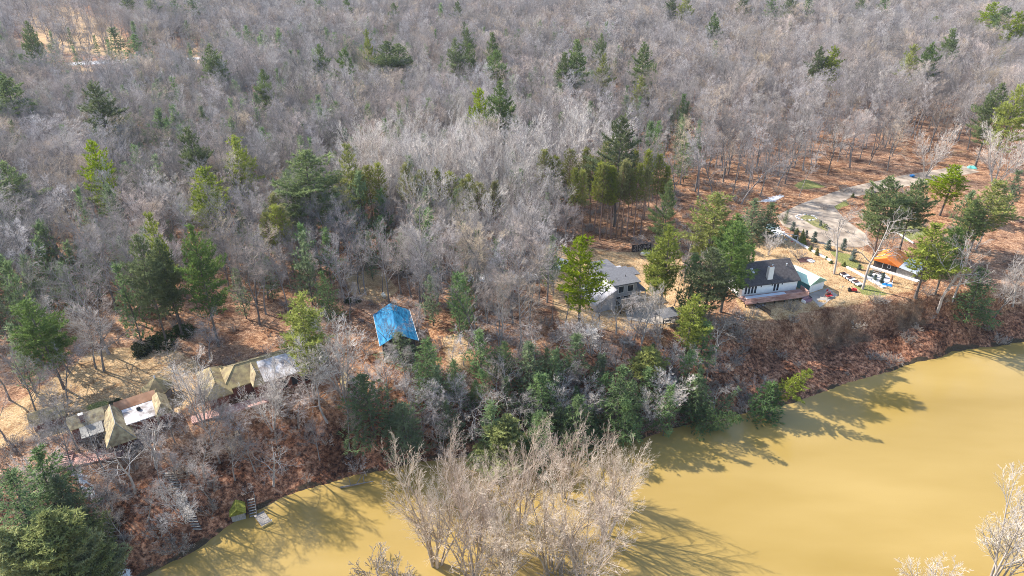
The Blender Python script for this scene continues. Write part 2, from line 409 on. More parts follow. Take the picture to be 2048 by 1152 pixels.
grass_px = [[(1585, 372), (1610, 358), (1655, 375), (1600, 380)], [(1640, 400), (1685, 390), (1700, 410), (1660, 425)], [(1565, 456), (1600, 440), (1660, 470), (1640, 470)], [(1700, 568), (1740, 572), (1780, 592), (1730, 592)],
            [(1785, 460), (1830, 440), (1860, 470), (1810, 485)], [(1655, 500), (1700, 510), (1730, 540), (1690, 535)], [(1890, 305), (1950, 290), (1960, 300), (1900, 315)], [(230, 806), (180, 828), (160, 815), (210, 800)]]
snow_px = [[(1500, 604), (1530, 606), (1550, 612), (1500, 622)], [(1470, 628), (1485, 622), (1500, 640), (1475, 642)], [(95, 128), (250, 118), (330, 115), (420, 112), (420, 122), (240, 130), (120, 137)],
           [(60, 150), (150, 150), (210, 160), (200, 185), (110, 190), (60, 175)], [(1500, 405), (1560, 388), (1575, 392), (1555, 405)], [(920, 545), (1010, 548), (1005, 570), (925, 566)], [(1530, 455), (1560, 450), (1580, 470), (1545, 480)], [(110, 905), (170, 935), (220, 990), (150, 980)], [(185, 1040), (230, 1030), (240, 1080), (190, 1090)]]
zone = np.zeros((nx, ny, 4), np.float32); zone[..., 3] = 1
for polys, ch in ((straw_px, 0), (grass_px, 1), (snow_px, 2)):
    for p in polys: zone[..., ch] = np.maximum(zone[..., ch], inside(GX, GY, wpoly(p)))
def blur(a):
    for _ in range(2):
        b = a.copy(); b[1:-1, 1:-1] = (a[1:-1, 1:-1] * 2 + a[:-2, 1:-1] + a[2:, 1:-1] + a[1:-1, :-2] + a[1:-1, 2:]) / 6; a = b
    return a
for ch in range(3): zone[..., ch] = blur(zone[..., ch])
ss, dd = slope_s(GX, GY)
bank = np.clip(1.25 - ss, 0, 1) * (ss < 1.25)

def ground_material():
    m = bpy.data.materials.new('forest_floor'); m.use_nodes = True; nt = m.node_tree; N, L = nt.nodes, nt.links
    b = N['Principled BSDF']; b.inputs['Roughness'].default_value = .95; b.inputs['Specular IOR Level'].default_value = .1
    geo = N.new('ShaderNodeNewGeometry')
    def noise(scale, detail=4, rough=.6):
        n = N.new('ShaderNodeTexNoise'); n.inputs['Scale'].default_value = scale; n.inputs['Detail'].default_value = detail; n.inputs['Roughness'].default_value = rough
        L.new(geo.outputs['Position'], n.inputs['Vector']); return n.outputs['Fac']
    def ramp(f, stops):
        r = N.new('ShaderNodeValToRGB'); L.new(f, r.inputs['Fac']); e = r.color_ramp.elements
        while len(e) < len(stops): e.new(.5)
        for k, (p, c) in enumerate(stops): e[k].position = p; e[k].color = (*c, 1)
        return r.outputs['Color']
    def mix(f, a, c):
        x = N.new('ShaderNodeMix'); x.data_type = 'RGBA'; L.new(f, x.inputs[0]); L.new(a, x.inputs[6]); L.new(c, x.inputs[7]); return x.outputs[2]
    def mth(op, a, c=None):
        x = N.new('ShaderNodeMath'); x.operation = op
        for k, q in ((0, a), (1, c)):
            if q is None: continue
            if isinstance(q, (int, float)): x.inputs[k].default_value = q
            else: L.new(q, x.inputs[k])
        x.use_clamp = op in ('SUBTRACT', 'MULTIPLY_CLAMP'); return x.outputs[0]
    big, mid, fine, leaf = noise(.05, 3), noise(.5, 5), noise(3.2, 5, .7), noise(1.6, 6, .75)
    litter = ramp(leaf, [(.36, (.13, .065, .042)), (.46, (.31, .16, .085)), (.54, (.47, .265, .14)), (.65, (.64, .45, .30))])
    litter2 = ramp(fine, [(.36, (.18, .105, .075)), (.5, (.38, .235, .155)), (.64, (.60, .44, .32))])
    col = mix(ramp(big, [(.4, (0, 0, 0)), (.6, (.75, .75, .75))]), litter, litter2)
    at_ = N.new('ShaderNodeAttribute'); at_.attribute_name = 'zone'; sp = N.new('ShaderNodeSeparateColor'); L.new(at_.outputs['Color'], sp.inputs[0])
    ab = N.new('ShaderNodeAttribute'); ab.attribute_name = 'bank'
    def edge(ch, k=.55): 
        q = mth('ADD', ch, mth('MULTIPLY', mth('ADD', mid, -.5), k)); r = N.new('ShaderNodeMapRange'); r.inputs[1].default_value = .38; r.inputs[2].default_value = .62; L.new(q, r.inputs[0]); return r.outputs[0]
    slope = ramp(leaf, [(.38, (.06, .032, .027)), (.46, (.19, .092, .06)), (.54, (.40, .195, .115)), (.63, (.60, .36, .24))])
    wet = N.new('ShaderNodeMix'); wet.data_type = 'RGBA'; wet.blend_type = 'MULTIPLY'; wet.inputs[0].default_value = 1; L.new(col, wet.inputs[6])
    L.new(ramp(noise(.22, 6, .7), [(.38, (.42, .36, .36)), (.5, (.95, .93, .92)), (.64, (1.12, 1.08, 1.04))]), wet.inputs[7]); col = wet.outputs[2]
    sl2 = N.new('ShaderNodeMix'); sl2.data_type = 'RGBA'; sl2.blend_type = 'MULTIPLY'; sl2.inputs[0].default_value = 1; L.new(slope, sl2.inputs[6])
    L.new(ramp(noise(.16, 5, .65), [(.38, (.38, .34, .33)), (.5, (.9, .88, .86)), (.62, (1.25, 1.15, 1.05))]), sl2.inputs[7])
    soil = ramp(noise(.9, 6, .7), [(.3, (.075, .05, .036)), (.52, (.15, .098, .066)), (.72, (.25, .17, .115))])
    so_ = N.new('ShaderNodeAttribute'); so_.attribute_name = 'soil'
    slope = mix(edge(so_.outputs['Fac'], .9), sl2.outputs[2], soil)
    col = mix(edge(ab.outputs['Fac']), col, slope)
    straw = ramp(fine, [(.34, (.30, .19, .10)), (.5, (.53, .36, .19)), (.66, (.66, .50, .32))])
    col = mix(edge(sp.outputs[0]), col, straw)
    wet2 = N.new('ShaderNodeMix'); wet2.data_type = 'RGBA'; wet2.blend_type = 'MULTIPLY'; wet2.inputs[0].default_value = 1; L.new(col, wet2.inputs[6])
    L.new(ramp(noise(.35, 6, .7), [(.36, (.62, .52, .46)), (.5, (.97, .95, .93)), (.64, (1.1, 1.08, 1.05))]), wet2.inputs[7]); col = wet2.outputs[2]
    grass = ramp(fine, [(.3, (.12, .13, .045)), (.5, (.22, .23, .07)), (.7, (.38, .32, .15))])
    col = mix(edge(sp.outputs[1], .7), col, grass)
    sn = N.new('ShaderNodeMapRange'); sn.inputs[1].default_value = .75; sn.inputs[2].default_value = .95
    L.new(mth('ADD', sp.outputs[2], mth('MULTIPLY', mth('ADD', leaf, -.5), 1.9)), sn.inputs[0])
    wh = N.new('ShaderNodeRGB'); wh.outputs[0].default_value = (.74, .77, .8, 1)
    col = mix(sn.outputs[0], col, wh.outputs[0])
    sh = N.new('ShaderNodeAttribute'); sh.attribute_name = 'shore'; mud_undercut = N.new('ShaderNodeRGB'); mud_undercut.outputs[0].default_value = (.075, .055, .036, 1)  # dark strip: wet mud, with the shade of the undercut bank painted in
    col = mix(edge(sh.outputs['Fac'], .5), col, mud_undercut.outputs[0])
    L.new(col, b.inputs['Base Color'])
    bp = N.new('ShaderNodeBump'); bp.inputs['Strength'].default_value = .9; bp.inputs['Distance'].default_value = .25
    L.new(mth('ADD', fine, leaf), bp.inputs['Height']); L.new(bp.outputs[0], b.inputs['Normal'])
    return m
me = mesh_arrays('ground', np.stack([GX, GY, GZ], -1).reshape(-1, 3), gq, ground_material(), smooth=True)
ca = me.color_attributes.new('zone', 'FLOAT_COLOR', 'POINT'); ca.data.foreach_set('color', zone.reshape(-1))
fa = me.attributes.new('bank', 'FLOAT', 'POINT'); fa.data.foreach_set('value', bank.reshape(-1).astype(np.float32))
soil_ = ((ss > .52) & (ss < 1.0)) * np.clip((GX - 40) / 8, 0, 1) * np.clip((100 - GX) / 12, 0, 1) * (.5 + .6 * vnoise(GX, GY, 7, 21))
shore_ = np.clip(.95 - np.abs(dd - .05) / .75 + .55 * vnoise(GX, GY, 2.2, 31), 0, 1)
for nm_, val_ in (('soil', soil_), ('shore', shore_)): fa = me.attributes.new(nm_, 'FLOAT', 'POINT'); fa.data.foreach_set('value', np.clip(val_, 0, 1).reshape(-1).astype(np.float32))
tag(link_mesh('ground', me), 'brown forest floor of fallen leaves with pale lawns and a steep river bank', kind='structure')

# river
def water_material():
    m = bpy.data.materials.new('muddy_water'); m.use_nodes = True; nt = m.node_tree; N, L = nt.nodes, nt.links
    b = N['Principled BSDF']; b.inputs['Roughness'].default_value = .16; b.inputs['IOR'].default_value = 1.33
    geo = N.new('ShaderNodeNewGeometry'); n = N.new('ShaderNodeTexNoise'); n.inputs['Scale'].default_value = .045; n.inputs['Detail'].default_value = 4
    mp = N.new('ShaderNodeMapping'); mp.inputs['Rotation'].default_value = (0, 0, rad(25)); mp.inputs['Scale'].default_value = (.5, 1.6, 1); L.new(geo.outputs['Position'], mp.inputs[0]); L.new(mp.outputs[0], n.inputs['Vector'])
    r = N.new('ShaderNodeValToRGB'); e = r.color_ramp.elements; e[0].position = .3; e[1].position = .7; e[0].color = (.285, .19, .048, 1); e[1].color = (.385, .268, .09, 1)
    L.new(n.outputs['Fac'], r.inputs['Fac']); L.new(r.outputs[0], b.inputs['Base Color'])
    w = N.new('ShaderNodeTexNoise'); w.inputs['Scale'].default_value = .9; w.inputs['Detail'].default_value = 3; L.new(mp.outputs[0], w.inputs['Vector'])
    bp = N.new('ShaderNodeBump'); bp.inputs['Strength'].default_value = .12; bp.inputs['Distance'].default_value = .1; L.new(w.outputs['Fac'], bp.inputs['Height']); L.new(bp.outputs[0], b.inputs['Normal'])
    return m
wb = MB(); wb.add([(-3000, -390, 0), (3000, -390, 0), (3000, 700, 0), (-3000, 700, 0)], [(0, 1, 2, 3)])
tag(wb.build('river', water_material()), 'muddy yellow river', kind='structure')

# ------------------------------------------------------------------ light
w = bpy.data.worlds.new('World'); sc.world = w; w.use_nodes = True; nt = w.node_tree
SUN_EL, SHX, SHY = rad(37), .87, -.49
sky = nt.nodes.new('ShaderNodeTexSky'); sky.sky_type = 'NISHITA'; sky.sun_disc = False; sky.sun_elevation = SUN_EL
sky.sun_rotation = math.atan2(-SHX, -SHY)
nt.links.new(sky.outputs[0], nt.nodes['Background'].inputs[0]); nt.nodes['Background'].inputs[1].default_value = .15
sd = bpy.data.lights.new('sun', 'SUN'); sd.energy = 4.3; sd.angle = rad(.53); sd.color = (1, .94, .85)
so = bpy.data.objects.new('sun', sd); C.objects.link(so)
so.rotation_euler = Vector((SHX * math.cos(SUN_EL), SHY * math.cos(SUN_EL), -math.sin(SUN_EL))).to_track_quat('-Z', 'Y').to_euler()
sc.view_settings.view_transform = 'Standard'; sc.view_settings.look = 'None'; sc.view_settings.exposure = 1.22; sc.view_settings.gamma = 1
cy = sc.cycles; cy.max_bounces = 5; cy.diffuse_bounces = 3; cy.glossy_bounces = 2; cy.transmission_bounces = 2; cy.transparent_max_bounces = 4; cy.volume_bounces = 0
cy.caustics_reflective = False; cy.caustics_refractive = False
cy.use_adaptive_sampling = False; cy.use_denoising = True; cy.denoiser = 'OPENIMAGEDENOISE'; cy.denoising_input_passes = 'RGB_ALBEDO_NORMAL'; cy.denoising_prefilter = 'NONE'; cy.pixel_filter_type = 'BLACKMAN_HARRIS'; cy.filter_width = .9

hz = MB().box(-3600, 3600, -450, 5200, -3.6, 82).build('haze', bpy.data.materials.new('thin_air')); tag(hz, 'thin bluish air over the wood', kind='stuff')
m = hz.data.materials[0]; m.use_nodes = True; nt = m.node_tree; nt.nodes.remove(nt.nodes['Principled BSDF'])
pv = nt.nodes.new('ShaderNodeVolumePrincipled'); pv.inputs['Color'].default_value = (.80, .88, 1, 1); pv.inputs['Density'].default_value = .00008; pv.inputs['Anisotropy'].default_value = .2
nt.links.new(pv.outputs[0], nt.nodes['Material Output'].inputs['Volume'])
# ------------------------------------------------------------------ the wood
rnd = random.Random(7)
NOAK, NPOLE = 9, 4
for k in range(NOAK): proto(('oak', k), lambda k=k: bare_tree(100 + k, 19, 'oak', 1.1, .86 + .08 * (k % 4)), M_BARK, (M_TWIG, M_TWIG_BROWN, M_TWIG_DUSK)[k % 3])
for k in range(NPOLE): proto(('pole', k), lambda k=k: bare_tree(200 + k, 20, 'pole', 1.05), M_BARK, M_TWIG)
for k in range(3): proto(('pale', k), lambda k=k: bare_tree(300 + k, 19, 'vase', 1.6, 1.3), M_BARK_PALE, M_TWIG_PALE)
for k in range(3): proto(('maple', k), lambda k=k: bare_tree(400 + k, 19, 'maple', 1.0, 1.12), M_BARK_MAPLE, M_TWIG_RED)
for k in range(3): proto(('syc', k), lambda k=k: bare_tree(500 + k, 18, 'sycamore', 1.8), M_BARK_PALE, M_BARK_PALE)
for k in range(3): proto(('brush', k), lambda k=k: bare_tree(600 + k, 3.2, 'shrub', 1.0), M_BARK, M_TWIG_RED)
for k in range(4): proto(('white', k), lambda k=k: conifer(700 + k, 24, 11.5, 'white', .8), M_BARK_PINE, M_WHITE)
for k in range(3): proto(('yellow', k), lambda k=k: conifer(720 + k, 22, 9.5, 'white', .8), M_BARK_PINE, M_YELLOW)
for k in range(3): proto(('red', k), lambda k=k: conifer(740 + k, 19, 5.2, 'red', .28), M_BARK_RED, M_REDP)
for k in range(3): proto(('hem', k), lambda k=k: conifer(760 + k, 15, 8, 'hemlock', .5), M_BARK_PINE, M_HEM)
for k in range(2): proto(('cedar', k), lambda k=k: conifer(780 + k, 14, 9, 'cedar', .7), M_BARK_PINE, M_CEDAR)
for k in range(2): proto(('spruce', k), lambda k=k: conifer(800 + k, 3.5, 2.2, 'spruce'), M_BARK_PINE, M_BLUE)
for k in range(3): proto(('young', k), lambda k=k: conifer(820 + k, 9, 5, 'young', .8), M_BARK_PINE, M_YOUNG)
HK = dict(oak=19, pole=20, pale=19, maple=19, syc=18, white=24, yellow=22, red=19, hem=15, cedar=14, spruce=3.5, young=9, brush=3.2)
WK = dict(white=11.5, yellow=9.5, red=5.2, hem=8, cedar=9, spruce=2.2, young=5)
taken = []                                                        # (x, y, clearance) of everything that stands by itself
def free(x, y, extra=0.0):
    return all((x - a) ** 2 + (y - b) ** 2 > (r + extra) ** 2 for a, b, r in taken)

# ---- evergreens seen one by one: tip pixel (u, v), height, crown width, kind, label
EG = [
 # far wood
 (10, 148, 22, 13, 'white', 'broad pine at the far wood edge beside the snowy clearing'), (187, 163, 25, 13, 'white', 'tall isolated pine just below the snowy strip in the far wood'),
 (418, 88, 23, 11, 'white', 'pale green pine in front of the bare sandy patch in the far wood'), (52, 42, 27, 9, 'white', 'tall thin pine with bare lower trunk standing in the far snowy clearing'),
 (100, 88, 14, 9, 'hem', 'dark evergreen beside the tall thin pine in the far snowy clearing'), (225, 52, 22, 14, 'hem', 'dark evergreen behind the snowy strip, left of its two'), (262, 68, 20, 13, 'hem', 'dark evergreen behind the snowy strip, right of its two'),
 (520, 138, 21, 6, 'white', 'narrow green pine left of the tiny bushy one in the far wood'), (552, 137, 16, 5, 'young', 'tiny bushy pine beside a narrow green pine in the far wood'),
 (312, 216, 19, 9, 'young', 'pale feathery pine half hidden by grey crowns below the isolated tall pine'), (380, 254, 22, 7, 'white', 'pointed pine among grey crowns above the yellow topped one'), (178, 280, 22, 7, 'yellow', 'yellow tipped pine deep among grey crowns'),
 (466, 270, 21, 8, 'yellow', 'double topped yellow green pine among grey crowns'), (2, 322, 22, 10, 'white', 'pine cut by the left edge of the view above the open woods'), (396, 336, 22, 10, 'yellow', 'yellow topped pine alone among grey crowns left of the big round pine'),
 (600, 304, 25, 13.5, 'white', 'biggest round crowned pine left of the whitish grove'), (640, 88, 22, 6.5, 'white', 'small yellow green pine left of a ragged dark one in the far wood'), (686, 97, 23, 9, 'white', 'ragged pine with branches reaching left in the far wood'),
 (765, 82, 24, 13, 'white', 'wide dark pine, left half of a twin crown in the far wood'), (795, 88, 22, 12, 'white', 'wide dark pine, right half of a twin crown in the far wood'), (731, 58, 25, 5, 'yellow', 'thin yellow topped pine sticking up left of the twin crown'),
 (910, 76, 24, 9, 'white', 'left pine of the far clump of four'), (934, 55, 24, 8, 'white', 'topmost pine of the far clump of four'), (938, 86, 22, 8, 'white', 'lowest pine of the far clump of four'), (925, 44, 20, 6, 'hem', 'rearmost dark pine behind the far clump of four'),
 (986, 64, 24, 8, 'white', 'upper pine of the pair beside the far clump of four'), (993, 99, 22, 9, 'white', 'lower pine of the pair beside the far clump of four'), (956, 176, 22, 7.5, 'yellow', 'olive pine left of a taller green one above the whitish grove'),
 (1001, 161, 25, 10, 'white', 'tall green pine with a bare stem above the whitish grove'), (1128, 103, 22, 8, 'white', 'smaller pine leaning on a taller one in the middle of the far wood'), (1156, 78, 26, 10, 'white', 'tall layered pine in the middle of the far wood'),
 (1203, 67, 22, 7, 'white', 'small pine behind the tall layered pine'), (1207, 108, 23, 7, 'yellow', 'spiky yellow green pine right of the tall layered pine'), (1288, 84, 24, 9.5, 'white', 'lone dark pine with notched crown in the far wood'),
 (1286, 152, 19, 6.5, 'yellow', 'stubby yellow green pine below the lone notched pine'), (1430, 26, 23, 9, 'white', 'dark pine with thin top high in the far wood'), (1430, 80, 17, 6, 'young', 'small green pine below the dark thin topped one'),
 (1122, 165, 16, 6, 'young', 'bright young pine among greenish saplings above the whitish grove'), (1245, 232, 25, 11, 'white', 'big green pine behind the red pine row'), (1300, 240, 18, 7, 'young', 'slim green sapling pine right of the big green pine'),
 (1642, 92, 22, 9, 'white', 'left pine of a close pair in the far right wood'), (1674, 93, 22, 9, 'yellow', 'right pine of a close pair in the far right wood'), (1832, 88, 23, 8, 'yellow', 'left yellow green pine of the slanting trio at the far right'),
 (1868, 86, 23, 10, 'white', 'middle pine of the slanting trio at the far right'), (1910, 56, 24, 10, 'white', 'upper dark pine of the slanting trio at the far right'), (1985, 4, 25, 14, 'yellow', 'wide yellow green pine in the far right corner clump'),
 (2012, 12, 25, 14, 'white', 'dark pine in the middle of the far right corner clump'), (2046, 24, 25, 13, 'yellow', 'yellow pine cut by the right edge in the far right corner clump'), (1875, 32, 16, 9, 'yellow', 'low yellow pine left of the far right corner clump'),
 (2006, 166, 23, 10, 'white', 'left pine of two above the driveway end at the right edge'), (2044, 170, 24, 10, 'yellow', 'right pine of two above the driveway end at the right edge'), (2010, 92, 17, 6, 'young', 'small pine between the corner clump and the driveway end'),
 (1345, -12, 24, 11, 'white', 'left pine of a pair cut by the top of the view'), (1375, -8, 24, 11, 'yellow', 'right pine of a pair cut by the top of the view'), (1490, -14, 23, 11, 'white', 'pine cut by the top of the view right of the pair'),
 (1550, -12, 24, 12, 'hem', 'left dark pine of three in a row cut by the top of the view'), (1585, -10, 24, 13, 'white', 'middle pine of three in a row cut by the top of the view'), (1618, -8, 24, 12, 'hem', 'right dark pine of three in a row cut by the top of the view'),
 (1725, -8, 22, 10, 'white', 'small pine beside a pale bare crown at the top right'), (1772, -12, 24, 13, 'hem', 'dark pine beside the tiny white house at the top right'), (1580, 36, 17, 7, 'young', 'young pine below the row of three at the top'),
 (690, -2, 21, 9, 'white', 'blue green pine at the top between grey crowns'), (785, 6, 20, 7, 'white', 'small dark pine at the top left of centre'), (880, 4, 20, 8, 'young', 'soft pine at the top beside a spiky one'), (915, 2, 21, 7, 'white', 'spiky pine at the top left of the orange clearing'),
 (640, -12, 22, 12, 'hem', 'dark evergreen mass at the top left of centre'), (600, -14, 20, 12, 'hem', 'dark evergreen left of the blue green pine at the top'), (300, -10, 22, 12, 'white', 'dark pine at the top left behind the sandy clearing'), (345, -4, 20, 14, 'hem', 'low dark pine right of the sandy clearing at the top'), (250, -20, 24, 11, 'white', 'high dark pine over the sandy clearing'), (385, -10, 21, 13, 'hem', 'dark pine furthest right in the top left group'), (20, 100, 15, 10, 'hem', 'dark low pine behind the broad left edge pine'),
 # middle wood
 (300, 420, 24, 6, 'yellow', 'tall narrow yellow green pine rising behind two dark ones'), (272, 472, 22, 8, 'white', 'left dark pine in front of the tall narrow one'), (312, 478, 20, 8, 'white', 'right dark pine in front of the tall narrow one'),
 (378, 450, 24, 9, 'white', 'tall dark spire shaped pine over the leaf covered clearing'), (648, 540, 11, 5, 'hem', 'small dark cone shaped evergreen above the yellow pine'), (700, 285, 22, 7, 'yellow', 'bright yellow green pine at the left edge of the whitish grove'),
 (712, 340, 20, 7, 'young', 'soft green pine below the bright one at the whitish grove'), (735, 460, 12, 4, 'young', 'slim bright sapling beside the dark forked trunk'), (60, 600, 17, 9, 'white', 'loose green pine at the left above the mossy yard'), (12, 520, 19, 8, 'young', 'pale pine at the left edge above the mossy yard'),
 (15, 650, 13, 6, 'young', 'short green pine at the far left of the yard'), (150, 375, 18, 6, 'young', 'thin yellowish sapling among grey crowns at the left'), (235, 525, 17, 8, 'young', 'soft green pine left of the two dark ones'),
 # round the houses
 (592, 588, 19, 9, 'yellow', 'yellow green pine beside the flat white roof'), (600, 640, 9, 6, 'yellow', 'low yellow bough pine overhanging the flat white roof'), (1168, 470, 20, 10, 'yellow', 'golden green pine in front of the grey modern house'),
 (1442, 384, 20.5, 13, 'yellow', 'giant yellow green pine left of the dark roofed white house'), (1476, 428, 18, 11, 'white', 'green pine behind the giant yellow one'), (1472, 442, 19.5, 10.5, 'white', 'dark green pine touching the dark roofed white house'),
 (1340, 450, 19, 9, 'yellow', 'light green pine right of the propane tank'), (1322, 500, 13, 7, 'yellow', 'low light green pine right of the white box'), (1388, 505, 14, 8, 'young', 'soft pale pine between the light and giant pines'), (1340, 362, 20, 6, 'white', 'dense blue green pine at the right end of the red pine row'),
 (1430, 500, 17, 9.5, 'white', 'dense green pine at the foot of the giant yellow pine'), (1512, 398, 10, 9, 'hem', 'dark rounded evergreen, left of the two by the gravel yard'), (1540, 402, 9, 8, 'hem', 'dark rounded evergreen, right of the two by the gravel yard'),
 (1792, 352, 20, 11, 'white', 'tall blue green pine behind the orange roofed cabin'), (1842, 356, 18.5, 10, 'white', 'lighter pine right of the blue green one behind the cabin'), (1912, 328, 14, 8, 'yellow', 'pointed yellow green pine by the turquoise tarp'),
 (1988, 356, 18, 13, 'yellow', 'large layered pine right of the cabin pines'), (1960, 400, 14, 9, 'white', 'green pine in front of the large layered pine'), (1880, 442, 17, 11, 'yellow', 'big yellow green pine beside the orange roofed cabin'), (1915, 455, 15, 9, 'white', 'dark half of the big pine beside the cabin'),
 (1970, 535, 12, 9, 'hem', 'lone dark evergreen on the leafy slope at the right'), (2040, 340, 13, 7, 'young', 'bright green pine cut by the right edge below the large pale tree'), (1945, 380, 14, 8, 'young', 'soft green pine between the pointed and the layered pine'),
 # the river bank
 (1388, 592, 14, 8, 'yellow', 'yellow green pine between the gazebo and the shaded bank'), (1412, 640, 11, 7, 'young', 'green pine right below the yellow one at the gazebo'), (1290, 696, 8, 9, 'yellow', 'small spreading yellow pine below the gazebo'), (1238, 738, 13, 8.5, 'hem', 'dark hemlock in the middle of the bank'),
 (1150, 665, 9, 7, 'young', 'bright feathery pine on the bank below the grey modern house'), (1108, 700, 11, 7, 'young', 'green hemlock left of the bright feathery pine'), (1060, 690, 12, 8, 'hem', 'large green hemlock in the middle of the bank, left of its pair'), (1085, 745, 12, 8, 'hem', 'dark low hemlock in the shade of the bank'), (960, 655, 11, 6, 'young', 'light green young pine left of the hemlocks'),
 (850, 682, 11, 7, 'hem', 'dark hemlock right of the blue tarp roof'), (800, 668, 6, 6, 'hem', 'low pale hemlock right in front of the blue tarp roof'), (868, 730, 9, 6, 'young', 'shorter hemlock under the one by the blue tarp roof'), (735, 745, 13, 9, 'hem', 'dark hemlock below the mossy hut'), (795, 800, 11, 9, 'hem', 'dark hemlock above the cove in the bank'),
 (1010, 826, 10, 9, 'cedar', 'olive cedar over the water behind the flooded maples'), (985, 800, 12, 7, 'young', 'dark hemlock behind the olive cedar'), (1160, 790, 11, 8, 'hem', 'shaded hemlock above the flooded maples'), (1080, 820, 12, 8, 'hem', 'nearly black hemlock above the flooded maples'),
 (1340, 770, 11, 6, 'young', 'dark hemlock above the river bend'), (1300, 735, 9, 6, 'young', 'soft pine beside the middle hemlock'), (1405, 750, 10, 7, 'hem', 'evergreen behind the white branched tree'), (1380, 700, 10, 6, 'young', 'pale green sapling on the shaded bank'), (1255, 800, 10, 6, 'young', 'shaded hemlock close to the water'), (1205, 705, 8, 6, 'young', 'pale sapling above the middle hemlock'), (1540, 770, 8, 8, 'hem', 'dark low evergreen at the shoreline bend'),
 (62, 905, 13, 8, 'hem', 'dark hemlock at the lower left below the wooden deck'), (8, 940, 15, 9, 'hem', 'dark hemlock cut by the lower left edge'), (112, 950, 11, 7, 'hem', 'small dark hemlock right of the lower left pair'), (75, 1022, 14, 11, 'cedar', 'big olive cedar in the lower left corner'), (125, 1060, 11, 8, 'cedar', 'shorter olive cedar right of the big corner one'), (15, 1050, 12, 8, 'cedar', 'olive cedar cut by the left edge beside the big corner one'),
]
for u, v, h, wd, k, lab in EG:
    if v < 300: h *= 1.12
    p = ground_at(u, v, h)
    var = rnd.randrange(sum(1 for q in PROTO if q[0] == k))
    s = h / HK[k]; sw = (1.5 if v < 345 else 1.18) * wd / WK[k]
    nm = {'white': 'pine_tree', 'yellow': 'pine_tree', 'red': 'pine_tree', 'young': 'pine_tree', 'hem': 'hemlock_tree', 'cedar': 'cedar_tree'}[k]
    plant((k, var), nm, lab, 'evergreen tree', (p.x, p.y, float(hgt(p.x, p.y))), rnd.random() * 6.28, (sw, sw, s))
    taken.append((p.x, p.y, 2.6))
# the pine leaning out from the bank over the water
p = at(1530, 812, 1.0); plant(('yellow', 0), 'pine_tree', 'yellow green pine leaning far out over the river at the bend', 'evergreen tree', (p.x, p.y, 1.0), 0, (.62, .62, .5), tilt=(rad(8), rad(34)))

p = at(1398, 848, .6); plant(('hem', 1), 'hemlock_tree', 'dark hemlock leaning out over the open water at the bend', 'evergreen tree', (p.x, p.y, .5), .5, (.8, .8, .62), tilt=(rad(50), rad(22)))
p = at(1420, 838, .8); plant(('young', 1), 'pine_tree', 'small bright evergreen leaning over the water beside the dark hemlock', 'evergreen tree', (p.x, p.y, .7), 1.5, (.9, .9, .85), tilt=(rad(42), rad(30)))
# ---- the planted red pines: base pixels
for u, v in [(1150, 482), (1165, 481), (1187, 471), (1199, 480), (1211, 479), (1221, 478), (1231, 476), (1242, 474), (1254, 473), (1267, 473), (1280, 471), (1310, 463), (1324, 466), (1088, 444), (1107, 447), (1135, 441), (1160, 430), (1205, 435), (1225, 430), (1262, 432), (1288, 440), (1180, 445)]:
    p = at(u, v); s = rnd.uniform(.9, 1.08)
    plant(('red', rnd.randrange(3)), 'red_pine', 'straight bare trunked red pine in the planted row behind the grey modern house', 'pine tree', tuple(p), rnd.random() * 6.28, s, 'planted red pines behind the grey house')
    taken.append((p.x, p.y, 1.8))
for grp, lab, spots in (('red pines on the left of the whitish grove', 'olive tufted red pine in the clump at the left foot of the whitish grove', [(705, 478), (725, 482), (748, 478), (770, 474), (690, 470), (735, 462)]),
                        ('red pines within the whitish grove', 'olive tufted red pine standing among whitish crowns', [(850, 470), (885, 466), (905, 472), (960, 486), (985, 492), (930, 508), (940, 470), (815, 476)]),
                        ('red pines left of the dark forked trunk', 'olive red pine in the small clump left of the dark forked trunk', [(555, 560), (575, 566), (590, 558), (565, 540)])):
    for u, v in spots:
        p = at(u, v); s = rnd.uniform(.8, 1.0)
        plant(('red', rnd.randrange(3)), 'red_pine', lab, 'pine tree', tuple(p), rnd.random() * 6.28, (s * 1.1, s * 1.1, s), grp); taken.append((p.x, p.y, 1.8))

